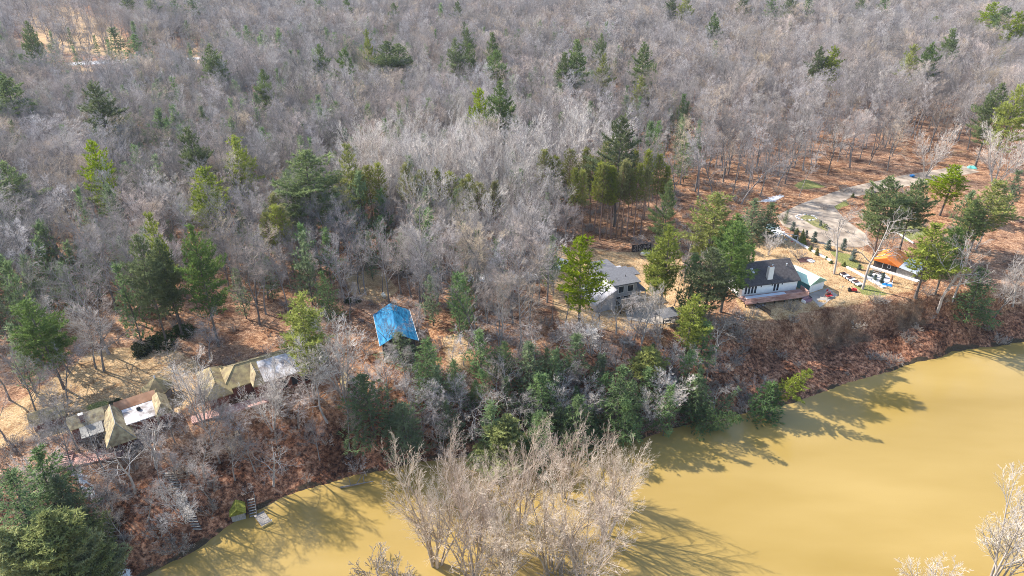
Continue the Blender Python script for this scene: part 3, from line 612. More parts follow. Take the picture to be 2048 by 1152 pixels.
# ---- leafless trees seen one by one: base pixel, height, kind, width factor, tilt (degrees about x, y), label
BT = [
 (1725, 578, 19, 'syc', .8, (0, 3), 'tall pale bare tree standing at the end of the row of white crates'), (1668, 548, 17, 'syc', .75, (0, 4), 'pale bare tree at the head of the row of white crates'), (1875, 622, 20, 'syc', .9, (-4, 14), 'big pale tree leaning right on the slope below the big pine'),
 (1905, 600, 15, 'syc', .8, (0, 8), 'whitish bare tree right of the leaning pale tree'), (1985, 640, 15, 'oak', .8, (0, 12), 'thin grey tree leaning right on the leafy slope'), (2030, 600, 14, 'syc', .8, (0, 5), 'pale tree at the right edge above the leafy slope'),
 (1265, 692, 13, 'pole', .8, (0, 4), 'left pale slender tree of three before the grey modern house'), (1283, 686, 14, 'syc', .5, (0, 8), 'middle white stemmed tree of three before the grey modern house'), (1321, 680, 14, 'pole', .7, (0, 5), 'right slender tree of three before the grey modern house'),
 (1330, 606, 13, 'pole', .6, (0, 3), 'left thin tree on the lawn beside the gazebo'), (1348, 612, 13, 'pole', .6, (0, 4), 'middle thin tree on the lawn beside the gazebo'), (1362, 618, 13, 'pole', .6, (0, 5), 'right thin tree on the lawn beside the gazebo'), (1395, 620, 15, 'syc', .8, (0, 3), 'pale bare tree in front of the giant yellow pine'), (1370, 560, 14, 'syc', .7, (0, 2), 'pale crooked tree right of the light green pine'),
 (1850, 352, 17, 'vase', .9, (0, 4), 'large bare tree standing in the driveway fork'), (1775, 342, 18, 'oak', .8, (0, 6), 'dark bare tree on the far side of the driveway'), (1988, 372, 19, 'vase', 1.3, (0, 4), 'broad pale bare tree by the turquoise tarp'), (1738, 330, 17, 'oak', .8, (0, 4), 'bare tree with a forked trunk above the driveway'),
 (1598, 392, 15, 'pole', .8, (0, 5), 'thin bare tree on the grass strip by the driveway'), (1570, 368, 17, 'oak', .9, (0, 5), 'stout bare tree left of the grass strip'), (1482, 408, 20, 'oak', 1.05, (0, 8), 'thick trunked spreading oak behind the giant yellow pine'), (1425, 395, 17, 'oak', .9, (0, 2), 'bare tree left of the thick trunked oak'),
 (1770, 505, 8, 'oak', 1.3, (0, 0), 'low grey bare tree behind the orange roof'), (1785, 485, 9, 'oak', 1.2, (0, 0), 'second low bare tree behind the orange roof'), (1950, 500, 14, 'syc', .9, (0, 5), 'pale bare tree between the big pine and the right edge'),
 (218, 708, 20, 'oak', 1.0, (0, -12), 'leaning thick oak whose shadow crosses the mossy yard'), (208, 742, 17, 'oak', .95, (0, -8), 'oak with two stems just left of the yard shadow'), (192, 738, 16, 'oak', .9, (0, -10), 'second stem oak left of the yard shadow'), (160, 905, 15, 'oak', .85, (0, -5), 'bare tree growing through the red deck'), (150, 945, 12, 'oak', .7, (0, -8), 'leaning dark trunk in front of the red deck'),
 (78, 840, 14, 'oak', 1.0, (0, -5), 'bare tree with spreading limbs left of the steep roof'), (20, 800, 15, 'oak', 1.0, (0, -6), 'bare tree at the left edge of the mossy yard'), (105, 700, 18, 'oak', .9, (0, -6), 'tall dark tree behind the mossy yard'), (408, 850, 13, 'vase', .9, (0, 0), 'bare tree rising in front of the red walkway'), (545, 858, 12, 'vase', .9, (0, 2), 'forked bare tree in front of the long mossy house'),
 (440, 925, 15, 'oak', .8, (0, -3), 'dark bare tree on the leaf covered slope'), (625, 800, 15, 'vase', .85, (0, -6), 'bare tree in front of the flat white roof'), (686, 790, 17, 'vase', 1.0, (0, -7), 'tall greyish tree behind the mossy hut'), (795, 665, 9, 'syc', .8, (0, 0), 'bare tree in front of the blue tarp roof'), (905, 760, 11, 'pole', 1.0, (0, -3), 'two stemmed tree on the bare slope right of the tarp'),
 (732, 590, 17, 'oak', .9, (0, 12), 'dark forked trunk leaning right over the clearing'), (720, 588, 14, 'oak', .9, (0, -3), 'grey oak beside the dark forked trunk'), (765, 585, 14, 'pole', .8, (0, 2), 'straight dark tree behind the blue tarp roof'), (700, 640, 10, 'oak', 1.1, (0, 0), 'low grey tree left of the blue tarp roof'), (640, 690, 9, 'oak', 1.2, (0, 0), 'low bare tree above the flat white roof'), (360, 780, 11, 'oak', 1.1, (0, 0), 'grey bushy tree between the pavilion and the long mossy house'),
 (1420, 840, 9, 'syc', 1.3, (10, 0), 'white branched tree arching over the shaded bank'), (1500, 815, 8, 'syc', 1.2, (8, 20), 'white dead tree fallen towards the water'), (985, 860, 11, 'syc', 1.2, (6, -5), 'pale crooked tree in front of the hemlocks'), (1070, 730, 9, 'syc', 1.2, (5, -8), 'whitish tree among the bank hemlocks'), (1300, 850, 8, 'vase', 1.3, (0, 0), 'many branched pale tree at the water above the flooded maples'), (1430, 700, 9, 'syc', 1.2, (0, -4), 'tangled pale tree under the shaded bank'),
 (1232, 668, 9, 'syc', 1.2, (4, -4), 'tangled pale tree in front of the balcony'), (1196, 655, 9, 'oak', 1.2, (0, -3), 'grey bushy tree at the left corner of the grey modern house'), (1262, 648, 7, 'oak', 1.3, (0, 0), 'low bushy tree in front of the patio'), (1105, 640, 12, 'pole', .9, (0, 2), 'thin dark tree left of the golden green pine'), (1130, 655, 11, 'oak', .9, (0, 3), 'grey tree at the foot of the golden green pine'),
 (45, 765, 13, 'oak', 1.0, (0, -6), 'grey tree behind the low mossy outbuilding'), (135, 800, 12, 'oak', 1.0, (0, -4), 'grey tree behind the brick chimney of the steep roofed house'), (12, 880, 12, 'oak', 1.0, (0, -8), 'bare tree at the left edge above the hemlocks'), (350, 885, 8, 'oak', 1.3, (5, 0), 'low tangled tree below the worn white roof'), (480, 880, 8, 'oak', 1.2, (4, 0), 'low grey tree below the red walkway'), (140, 745, 15, 'oak', 1.0, (0, -8), 'grey oak in the back of the mossy yard'), (420, 720, 10, 'oak', 1.2, (0, 0), 'bushy grey tree behind the left wing of the long mossy house'), (1520, 392, 17, 'oak', 1.1, (0, 4), 'spreading grey oak behind the dark rounded evergreens'), (1555, 372, 18, 'oak', 1.0, (0, 5), 'tall grey oak at the driveway mouth'), (1655, 350, 18, 'oak', 1.0, (0, 6), 'spreading oak above the middle of the driveway'), (1700, 335, 18, 'oak', 1.0, (0, 5), 'oak left of the forked tree above the driveway'), (1935, 300, 17, 'oak', 1.1, (0, 8), 'dark oak at the far end of the driveway'), (2035, 330, 17, 'pale', 1.1, (0, 8), 'pale bare tree behind the turquoise tarp'),
 (775, 706, 10, 'oak', 1.0, (0, 0), 'bare tree with twigs over the lower left of the blue tarp roof'), (842, 700, 11, 'oak', .9, (0, 0), 'bare tree at the lower right corner of the blue tarp roof'), (1010, 800, 10, 'syc', 1.2, (6, 3), 'white limbed tree among the shore evergreens'), (1120, 810, 10, 'syc', 1.2, (8, -6), 'white limbed tree above the flooded maples'), (1190, 745, 9, 'syc', 1.2, (5, 6), 'pale tree left of the middle hemlock'), (930, 840, 10, 'oak', 1.2, (6, 0), 'bushy grey tree at the dark cove'), (860, 850, 10, 'oak', 1.2, (6, 3), 'grey tree over the shaded shore left of the flooded maples'),
 (270, 985, 12, 'syc', 1.0, (5, 6), 'pale tree over the dark lower left slope'), (330, 1000, 14, 'pole', .8, (0, -14), 'dark trunk leaning out beside the stone steps'), (250, 1090, 8, 'oak', 1.2, (0, 5), 'small grey tree at the lower left shore'), (470, 960, 11, 'oak', .9, (0, 0), 'thin bare tree above the boathouse'), (560, 930, 9, 'pole', 1.0, (0, 0), 'slim bare tree in the middle of the leafy slope'), (640, 920, 9, 'oak', 1.0, (4, 5), 'bare tree leaning to the river at the slope foot'), (700, 900, 10, 'oak', .9, (0, 0), 'grey tree where the slope meets the dark cove'),
]
for u, v, h, k, wf, tl, lab in BT:
    p = ground_at(u, v); kk = {'vase': 'pale'}.get(k, k)
    s = h / HK[kk]
    plant((kk, rnd.randrange(sum(1 for q in PROTO if q[0] == kk))), 'bare_tree', lab, 'bare tree', (p.x, p.y, p.z - .1), rnd.random() * 6.28, (s * (1 + wf) / 2, s * (1 + wf) / 2, s), tilt=(rad(tl[0]), rad(tl[1])))
    taken.append((p.x, p.y, 2.2))

# ---- flooded maples standing in the river
for u, v, h, wf, lab in [(872, 1128, 20, 1.0, 'leftmost flooded maple fanning out over the river'), (955, 1085, 17, .85, 'flooded maple behind the leftmost one'), (945, 1160, 18, 1.0, 'flooded maple in the front between the leftmost and the middle ones'), (1042, 1050, 18, .9, 'rear flooded maple in the middle of the clump'),
                         (1100, 1140, 19, 1.05, 'front flooded maple in the middle of the clump'), (1165, 1170, 18, 1.0, 'front flooded maple at the right of the clump'), (1210, 1075, 18, .95, 'rightmost flooded maple leaning over the open river'), (1130, 1000, 15, .8, 'flooded maple near the shaded bank'), (1230, 1000, 13, .8, 'slim flooded maple near the shaded bank, right of its pair'), (1010, 1180, 17, 1.0, 'flooded maple cut by the bottom of the view'), (915, 1010, 14, .85, 'flooded maple near the cove')]:
    p = at(u, v, 0); s = h / 19
    plant(('maple', rnd.randrange(3)), 'maple_tree', lab, 'bare tree', (p.x, p.y, -.6), rnd.random() * 6.28, (s * wf, s * wf, s))
for u, v, h, wf, lab in [(1985, 1170, 18, 1.05, 'pale maple in the lower right corner over the river'), (2060, 1150, 16, .95, 'second pale maple cut by the lower right corner'), (1860, 1210, 8, 1.5, 'low pale tree at the bottom edge near the right corner')]:
    p = at(u, v, 0); s = h / 19
    plant(('pale', rnd.randrange(3)), 'maple_tree', lab, 'bare tree', (p.x, p.y, -.6), rnd.random() * 6.28, (s * wf, s * wf, s))
p = at(745, 1150, 0); plant(('brush', 0), 'willow_shrub', 'reddish drowned willow shrub left of the flooded maples', 'shrub', (p.x, p.y, -.3), 0, (1.7, 1.7, 1.3))
p = at(790, 1175, 0); plant(('brush', 1), 'willow_shrub', 'reddish drowned willow shrub at the bottom edge', 'shrub', (p.x, p.y, -.3), 0, (1.6, 1.6, 1.2))
p = at(1130, 1160, 0); plant(('brush', 2), 'willow_shrub', 'reddish willow shrub among the flooded maple trunks', 'shrub', (p.x, p.y, -.3), 0, (1.6, 1.6, 1.1))

# ---- the many: a jittered grid over the wood
front = np.array([(-200, 720), (0, 690), (200, 640), (330, 650), (520, 660), (690, 610), (760, 602), (840, 640), (900, 700), (1000, 730), (1095, 665), (1145, 455), (1300, 440), (1400, 420), (1560, 372), (1650, 330), (1780, 322), (1930, 290), (2048, 285), (2300, 270)], float)
open_px = [[(1130, 330), (1330, 300), (1560, 260), (1960, 230), (1960, 330), (1560, 420), (1130, 460)]]
clear_px = [[(30, 10), (150, 5), (250, 50), (280, 120), (430, 100), (420, 150), (300, 172), (210, 205), (90, 205), (20, 120)], [(370, 85), (420, 80), (410, 130), (330, 125)], [(150, 165), (240, 130), (300, 150), (240, 190), (160, 195)],
            [(930, 8), (1070, 10), (1090, 40), (960, 42)], [(690, 555), (760, 548), (800, 590), (760, 610), (700, 590)], [(360, 580), (400, 560), (500, 620), (480, 650), (350, 640)], [(1560, 360), (1700, 330), (1700, 400), (1560, 400)]]
pale_px = [(720, 450), (735, 385), (830, 350), (960, 345), (1060, 370), (1080, 520), (1000, 560), (930, 500), (850, 490), (760, 470)]
pale2_px = [(1095, 340), (1205, 305), (1225, 390), (1130, 410)]
SP = 4.6
yy, xx = np.meshgrid(np.arange(60, 940, SP), np.arange(-760, 760, SP), indexing='ij')
rg = np.random.default_rng(11)
xx = (xx + rg.uniform(-.47, .47, xx.shape) * SP).ravel(); yy = (yy + rg.uniform(-.47, .47, yy.shape) * SP).ravel()
keep = np.abs(xx) < .82 * yy + 45
xx, yy = xx[keep], yy[keep]
pu, pv = project(xx, yy, np.full(len(xx), PL))
keep = pv < np.interp(pu, front[:, 0], front[:, 1])
for P_ in clear_px: keep &= ~inside(pu, pv, P_) | (rg.random(len(pu)) < .2)
op = np.zeros(len(pu), bool)
for P_ in open_px: op |= inside(pu, pv, P_)
keep &= ~op | (rg.random(len(pu)) < .62)
keep &= (pu < 1150) & (pv > 190) | (rg.random(len(pu)) < .8)
xx, yy, pu, pv, op = xx[keep], yy[keep], pu[keep], pv[keep], op[keep]
tk = np.array(taken)
ok = np.ones(len(xx), bool)
for a, b, r in taken: ok &= (xx - a) ** 2 + (yy - b) ** 2 > (r + .6) ** 2
xx, yy, pu, pv, op = xx[ok], yy[ok], pu[ok], pv[ok], op[ok]
zz = hgt(xx, yy)
pale = inside(pu, pv, pale_px) & (rg.random(len(xx)) < .85) | inside(pu, pv, pale2_px) & (rg.random(len(xx)) < .55)
u2 = rg.random(len(xx))
variant = np.where(op & (u2 < .6) | (u2 < .18), NOAK + rg.integers(0, NPOLE, len(xx)), rg.integers(0, NOAK, len(xx)))
variant = np.where(pale, NOAK + NPOLE + rg.integers(0, 3, len(xx)), variant)
big = vnoise(xx, yy, 38, 8)
scl = (.93 + .14 * big + rg.normal(0, .15, len(xx))).clip(.5, 1.35)
rot = rg.random(len(xx)) * 6.283
und = (rg.random(len(xx)) < (.17 + .17 * (vnoise(xx, yy, 30, 9) > .1))) & (xx < 60) & (yy < 420)           # young pines in the shade of the wood
near = np.argsort(yy + np.where((pu < -40) | (pu > 2090) | (pv < -150), 5000, 0))
VK = [('oak', k) for k in range(NOAK)] + [('pole', k) for k in range(NPOLE)] + [('pale', k) for k in range(3)]
solo, nyoung = set(), 0
def area(u, v):
    if u < 420: return 'left of the spire pine'
    if u < 700: return 'between spire pine and whitish grove'
    if u < 1090: return 'behind the blue tarp roof'
    if u < 1400: return 'around the red pine row'
    return 'above the gravel driveway'
for i in near:
    if len(solo) >= 170: break
    if und[i]: continue
    solo.add(int(i)); kind = VK[variant[i]]
    tone = 'whitish' if kind[0] == 'pale' else 'slender grey' if kind[0] == 'pole' else 'round crowned grey'
    ar = area(pu[i], pv[i]); s = float(scl[i])
    plant(kind, 'bare_tree', f'{tone} bare tree in the wood {ar}', 'bare tree', (xx[i], yy[i], float(zz[i])), float(rot[i]), (s, s, s * 1.03), f'{tone} bare trees in the wood {ar}', tilt=(float(rg.normal(0, .04)), float(rg.normal(0, .04))))
for i in near:
    if not und[i] or nyoung > 120: continue
    nyoung += 1; solo.add(int(i)); s = float(rg.uniform(.9, 1.9)); ar = area(pu[i], pv[i])
    plant(('young', int(i) % 3), 'young_pine', f'soft green young pine under bare crowns {ar}', 'young pine', (xx[i], yy[i], float(zz[i])), float(rot[i]), s, f'young pines under the bare crowns {ar}')

# every other tree of the wood: one object whose points carry the same grown trees
rest = np.array([i for i in range(len(xx)) if i not in solo])
def scatter(name, pts, rot_, scale_, var_, keys, label):
    me = bpy.data.meshes.new(name); me.vertices.add(len(pts)); me.vertices.foreach_set('co', np.ascontiguousarray(pts, dtype=np.float32).ravel())
    for nm, ty, val in (('turn', 'FLOAT_VECTOR', rot_), ('size', 'FLOAT_VECTOR', scale_), ('sort', 'INT', var_)):
        a = me.attributes.new(nm, ty, 'POINT')
        a.data.foreach_set('vector' if ty == 'FLOAT_VECTOR' else 'value', np.ascontiguousarray(val, dtype=np.int32 if ty == 'INT' else np.float32).ravel())
    o = link_mesh(name, me); tag(o, label, kind='stuff')
    g = bpy.data.node_groups.new(name, 'GeometryNodeTree'); N, L = g.nodes, g.links
    g.interface.new_socket('Geometry', in_out='INPUT', socket_type='NodeSocketGeometry'); g.interface.new_socket('Geometry', in_out='OUTPUT', socket_type='NodeSocketGeometry')
    gi, go = N.new('NodeGroupInput'), N.new('NodeGroupOutput')
    geo = N.new('GeometryNodeGeometryToInstance')
    for key in reversed(keys):
        a, b = PROTO[key]; j = N.new('GeometryNodeJoinGeometry')
        for mm in (b, a):
            ob = bpy.data.objects.new('grown', mm); oi = N.new('GeometryNodeObjectInfo'); oi.inputs['Object'].default_value = ob; oi.transform_space = 'ORIGINAL'
            L.new(oi.outputs['Geometry'], j.inputs[0])
        L.new(j.outputs[0], geo.inputs[0])
    ip = N.new('GeometryNodeInstanceOnPoints'); L.new(gi.outputs[0], ip.inputs['Points']); L.new(geo.outputs[0], ip.inputs['Instance']); ip.inputs['Pick Instance'].default_value = True
    def attr(nm, ty):
        q = N.new('GeometryNodeInputNamedAttribute'); q.data_type = ty; q.inputs['Name'].default_value = nm; return q.outputs[0]
    L.new(attr('sort', 'INT'), ip.inputs['Instance Index']); L.new(attr('size', 'FLOAT_VECTOR'), ip.inputs['Scale'])
    er = N.new('FunctionNodeEulerToRotation'); L.new(attr('turn', 'FLOAT_VECTOR'), er.inputs[0]); L.new(er.outputs[0], ip.inputs['Rotation'])
    L.new(ip.outputs[0], go.inputs[0])
    md = o.modifiers.new('grow', 'NODES'); md.node_group = g
    return o
n = len(rest); rt = np.stack([rg.normal(0, .04, n), rg.normal(0, .04, n), rot[rest]], -1)
sv = scl[rest][:, None] * np.stack([np.ones(n), np.ones(n), rg.uniform(.95, 1.1, n)], -1)
vv = variant[rest]; yg = und[rest]; vv = np.where(yg, len(VK) + rg.integers(0, 3, n), vv); sv = np.where(yg[:, None], sv * 1.6, sv)
scatter('forest', np.stack([xx[rest], yy[rest], zz[rest] - .1], -1), rt, sv, vv, VK + [('young', k) for k in range(3)], 'grey leafless forest reaching back to the far hills')
# small leafless trees on the bank
kk = 0
for _ in range(3500):
    if kk >= 96: break
    u, v = (rg.uniform(90, 1540), rg.uniform(700, 1060)) if kk < 50 else (rg.uniform(880, 1430), rg.uniform(690, 900)); p = ground_at(u, v); s_, d_ = slope_s(p.x, p.y)
    if not (.12 < s_ < .98) or u > 1435 or (60 < u < 540 and v < 930) or (700 < u < 880 and v < 770) or (330 < u < 640 and rg.random() < .7) or not free(p.x, p.y, .8): continue
    kk += 1; taken.append((p.x, p.y, 2.0)); kd = ('pole', 'oak', 'syc', 'oak', 'pole', 'oak', 'pale')[int(rg.integers(0, 7))]; h = rg.uniform(6.5, 10.5); s = h / HK[kd]
    where = 'left of the boathouse' if u < 480 else 'between the boathouse and the cove' if u < 760 else 'behind the flooded maples' if u < 1250 else 'above the river bend'
    tone = {'pole': 'slim grey', 'oak': 'bushy grey', 'syc': 'crooked pale', 'pale': 'many stemmed pale'}[kd]
    plant((kd, int(rg.integers(0, 3))), 'bare_tree', f'small {tone} tree on the river bank {where}', 'bare tree', (p.x, p.y, p.z - .1), float(rg.random() * 6.28), (s * 1.35, s * 1.35, s), f'small {tone} bank trees {where}', tilt=(float(rg.normal(.08, .12)), float(rg.normal(0, .15))))
kk = 0
for _ in range(2000):
    if kk >= 26: break
    u, v = rg.uniform(700, 1420), rg.uniform(740, 900); p = ground_at(u, v); s_, d_ = slope_s(p.x, p.y)
    if not (.08 < s_ < .95) or (700 < u < 880 and v < 790) or not free(p.x, p.y, .3): continue
    kk += 1; taken.append((p.x, p.y, 1.8)); kd = ('young', 'hem')[kk % 2]; h = rg.uniform(5, 9); s = h / HK[kd]; where = 'right' if u > 1100 else 'left'
    plant((kd, int(rg.integers(0, 3))), 'pine_tree' if kd == 'young' else 'hemlock_tree', f"small {'loose green' if kd == 'young' else 'drooping dark'} evergreen among shore branches, {where} half of the bank", 'evergreen tree', (p.x, p.y, p.z - .1), float(rg.random() * 6.28), (s * 1.2, s * 1.2, s), f"small {'loose' if kd == 'young' else 'drooping'} shore evergreens {where}", tilt=(float(rg.normal(.12, .1)), float(rg.normal(0, .12))))
# brush on the slope and the forest floor
m = 11000; bx = rg.uniform(-75, 115, m); by = rg.uniform(55, 190, m); s_, d_ = slope_s(bx, by); bu, bv = project(bx, by, hgt(bx, by))
inyard = np.zeros(m, bool)
for P_ in straw_px: inyard |= inside(bx, by, wpoly(P_))
open_ = ((bu > 1500) & (rg.random(m) < .82)) | ((bu > 380) & (bu < 700) & (rg.random(m) < .8))
kp = (d_ > .2) & ~open_ & ((s_ < 1.02) & (rg.random(m) < .75) | (s_ >= 1.02) & (rg.random(m) < .3) & ~inyard & ((bv < 560) | (bu < 1100)))
bx, by = bx[kp], by[kp]; n = len(bx)
scatter('undergrowth', np.stack([bx, by, hgt(bx, by) - .1], -1), np.stack([bx * 0, bx * 0, rg.random(n) * 6.28], -1), ((.2 + .85 * rg.random(n) ** 1.8)[:, None] * [1, 1, .85]), rg.integers(0, 3, n), [('brush', k) for k in range(3)], 'low tangled brush on the river bank and forest floor')
# ------------------------------------------------------------------ building materials
S_DARK = mat('shingles_dark', (.085, .075, .075), var=.25, scale=2.5, bump=.5)
S_BROWN = mat('shingles_brown', (.22, .18, .17), var=.25, scale=2.5, bump=.5)
S_GREY = mat('shingles_grey', (.14, .14, .15), var=.18, scale=3.0, bump=.4)
S_MOSS = mat('shingles_mossy', (.25, .185, .115), tint=(.36, .285, .135), var=.35, scale=.9, bump=.6)
S_MOSSO = mat('shingles_mossy_old', (.32, .235, .14), tint=(.47, .39, .23), var=.4, scale=1.4, bump=.6)
WHITE = mat('white_paint', (.80, .79, .76), var=.06, scale=1.5, rough=.6)
TRIMW = mat('white_trim', (.76, .75, .73), var=.04, scale=2, rough=.5)
SIDING = mat('grey_siding', (.36, .35, .36), var=.08, scale=1.0, rough=.6, stretch=(.2, .2, 8))
REDW = mat('red_brown_boards', (.16, .06, .045), var=.3, scale=1.4, bump=.3, stretch=(3, 3, .4))
DECKR = mat('red_deck_boards', (.40, .19, .15), tint=(.60, .38, .32), var=.3, scale=1.6, bump=.3, stretch=(.5, 6, 1))
DARKW = mat('dark_boards', (.055, .045, .042), var=.3, scale=1.5, bump=.3, stretch=(4, 4, .4))
GREYW = mat('weathered_boards', (.27, .245, .22), var=.3, scale=1.6, bump=.3, stretch=(6, .5, 1))
GREENM = mat('pale_green_metal', (.48, .66, .52), var=.08, scale=.8, rough=.45, stretch=(1, .2, 1))
TEAL = mat('teal_metal', (.10, .25, .25), var=.1, scale=1, rough=.5)
ORANGE = mat('orange_metal', (.80, .235, .045), var=.08, scale=.7, rough=.45)
RUSTY = mat('rusty_metal', (.36, .17, .085), tint=(.48, .26, .15), var=.3, scale=.6, rough=.6)
MEMBR = mat('worn_white_membrane', (.30, .25, .23), tint=(.66, .64, .64), var=.35, scale=.9, rough=.7)
MEMBG = mat('grey_membrane', (.25, .24, .22), var=.15, scale=.6, rough=.7)
GLASS = mat('dark_glass', (.025, .03, .04), rough=.08, spec=.6, var=.2, scale=.6)
GLAREG = mat('sky_glare_glass', (.55, .56, .58), rough=.15, spec=.6, var=.1, scale=.6)  # pale base colour paints the reflected sky into the panes
CONC = mat('pale_concrete', (.36, .32, .28), var=.15, scale=.8, bump=.2)
GRAVEL = mat('driveway_gravel', (.25, .195, .15), tint=(.48, .39, .30), var=.25, scale=.35, bump=.5)
STONEW = mat('white_stone', (.62, .60, .58), var=.2, scale=2.2, bump=.5)
ROCK = mat('grey_rock', (.30, .28, .26), var=.35, scale=2.0, bump=.6)
SNOW = mat('snow', (.74, .78, .84), var=.05, scale=1.5)
TARPB = mat('blue_tarpaulin', (.01, .11, .25), tint=(.03, .23, .42), var=.35, scale=1.3, rough=.6, spec=.08, bump=1.0, stretch=(.5, 2.2, 1))
TARPT = mat('turquoise_tarpaulin', (.16, .52, .45), var=.15, scale=1.5, rough=.4, bump=.8)
MAUVE = mat('mauve_fabric', (.28, .16, .19), var=.15, scale=2)
REDP = mat('red_paint', (.55, .03, .035), var=.1, scale=2, rough=.35)
BLACK = mat('black_rubber', (.025, .025, .027), var=.2, scale=3)
STEEL = mat('pale_steel', (.62, .64, .65), var=.05, scale=2, rough=.35, metal=.4)
CREAM = mat('cream_tank_paint', (.62, .60, .50), var=.06, scale=1, rough=.4)
BLUEP = mat('blue_plastic', (.03, .22, .55), var=.1, scale=2, rough=.4)
MULCH = mat('dark_mulch', (.10, .05, .045), var=.35, scale=3, bump=.6)

def frame(name, label, cat, A, rz_deg, z=None, group=None):
    x, y = A[0], A[1]
    return thing(name, label, cat, (x, y, float(hgt(x, y)) if z is None else z), rad(rz_deg), group)

def gable_roof(x0, x1, y0, y1, ze, zr, th=.18, hip0=0.0, hip1=0.0, mid=None):
    """roof with its ridge along x; hip0/hip1 pull the ridge ends in"""
    ym = (y0 + y1) / 2 if mid is None else mid
    m = MB()
    a, b, c, d = (x0, y0, ze), (x1, y0, ze), (x1, y1, ze), (x0, y1, ze); e, f = (x0 + hip0, ym, zr), (x1 - hip1, ym, zr)
    lo = [(p[0], p[1], p[2] - th) for p in (a, b, c, d, e, f)]
    m.add([a, b, c, d, e, f] + lo, [(0, 1, 5, 4), (2, 3, 4, 5), (3, 0, 4), (1, 2, 5), (7, 6, 10, 11), (9, 8, 11, 10), (6, 9, 10), (8, 7, 11), (0, 6, 7, 1), (1, 7, 8, 2), (2, 8, 9, 3), (3, 9, 6, 0)])
    return m

def gable_walls(x0, x1, y0, y1, z0, ze, zr, mid=None):
    """walls whose two gable ends stand at x0 and x1"""
    ym = (y0 + y1) / 2 if mid is None else mid
    m = MB(); v = []
    for x in (x0, x1): v += [(x, y0, z0), (x, y1, z0), (x, y1, ze), (x, ym, zr), (x, y0, ze)]
    return m.add(v, [(0, 4, 3, 2, 1), (5, 6, 7, 8, 9), (0, 5, 9, 4), (1, 2, 7, 6), (0, 1, 6, 5)])

def turned(m, x=0, y=0):
    """the same pieces with the ridge along y instead of x"""
    m.v = [(-p[1] + x, p[0] + y, p[2]) for p in m.v]; return m

def window(parent, x0, x1, y, z0, z1, glass=None, fr=.07, nd=-1, name='window'):
    """a framed window in a wall facing local -y (nd=-1)"""
    m = MB(); t = .05 * nd
    m.box(x0 - fr, x1 + fr, min(y, y + t), max(y, y + t), z0 - fr, z0); m.box(x0 - fr, x1 + fr, min(y, y + t), max(y, y + t), z1, z1 + fr)
    m.box(x0 - fr, x0, min(y, y + t), max(y, y + t), z0, z1); m.box(x1, x1 + fr, min(y, y + t), max(y, y + t), z0, z1)
    w = m.build(name, TRIMW, parent)
    MB().box(x0, x1, min(y, y + t * .5), max(y, y + t * .5), z0, z1).build('pane', glass or GLASS, w)
    return w

def sheet(name, px, m, dz=.02, label=None, z=PL, step=1.4, kind='structure'):
    """a ground sheet: the pixel outline laid on the terrain, finely divided"""
    P_ = [at(u, v, z) for u, v in px]
    xs, ys = [p.x for p in P_], [p.y for p in P_]
    gx_, gy_ = np.arange(min(xs), max(xs) + step, step), np.arange(min(ys), max(ys) + step, step)
    import bmesh
    bm = bmesh.new(); vs = [bm.verts.new((p.x, p.y, 0)) for p in P_]; bm.faces.new(vs)
    for q in gx_[1:-1]: bmesh.ops.bisect_plane(bm, geom=bm.verts[:] + bm.edges[:] + bm.faces[:], plane_co=(q, 0, 0), plane_no=(1, 0, 0))
    for q in gy_[1:-1]: bmesh.ops.bisect_plane(bm, geom=bm.verts[:] + bm.edges[:] + bm.faces[:], plane_co=(0, q, 0), plane_no=(0, 1, 0))
    for v in bm.verts: v.co.z = float(hgt(v.co.x, v.co.y)) + dz
    bmesh.ops.recalc_face_normals(bm, faces=bm.faces[:])
    me_ = bpy.data.meshes.new(name); bm.to_mesh(me_); bm.free(); me_.materials.append(m)
    return tag(link_mesh(name, me_), label, kind=kind)

def deck(parent, L, D, z, rail=True, m=None, gap=None, posts=None):
    """boards on a frame with posts below and a railing along the front (local y from -D to 0)"""
    m = m or DECKR
    b = MB(); n = int(D / .15)
    for k in range(n): b.box(0, L, -D + k * D / n, -D + (k + 1) * D / n - .015, z - .05, z)
    b.build('deck_boards', m, parent)
    MB().box(.05, L - .05, -D + .02, -D + .1, z - .3, z - .052).box(.05, L - .05, -.12, -.04, z - .3, z - .052).build('joist', m, parent)
    for k in range(int(L / 2.2) + 1):
        x = min(.1 + k * 2.2, L - .2); MB().box(x, x + .14, -D + .12, -D + .26, posts if posts is not None else -z - 1.2, z - .054).build('post', DARKW, parent)
    if rail:
        r = MB(); r.box(0, L, -D - .02, -D + .1, z + .95, z + 1.02)
        for k in range(int(L / .16)): r.box(k * .16, k * .16 + .09, -D + .02, -D + .05, z + .12, z + .948)
        r.box(0, L, -D + .01, -D + .07, z + .06, z + .118); r.build('railing', m, parent)

# ---------------- white ranch house with a dark roof
h = frame('ranch_house', 'white single storey house with a dark shingled roof and white chimney', 'house', (46.9, 121.9), 13.5, PL)
gable_walls(0, 12.6, 0, 9.0, -.3, 3.4, 5.7).build('wall', WHITE, h)
gable_roof(-.3, 12.95, -.55, 9.55, 3.32, 6.0).build('roof', S_DARK, h)
turned(gable_walls(0, 4.4, -2.6, 2.6, -.3, 3.2, 4.75), 3.6, 9.02).build('wall', WHITE, h)
turned(gable_roof(-.2, 4.8, -3.0, 3.0, 3.15, 5.0), 3.6, 8.4).build('roof', S_BROWN, h)['label'] = 'brownish rear wing roof'
ch = MB().hexa([(5.6, .35, 3.5), (6.8, .35, 3.5), (6.8, 1.15, 3.5), (5.6, 1.15, 3.5)], [(5.65, .4, 6.6), (6.75, .4, 6.6), (6.75, 1.1, 6.6), (5.65, 1.1, 6.6)]).build('chimney', WHITE, h)
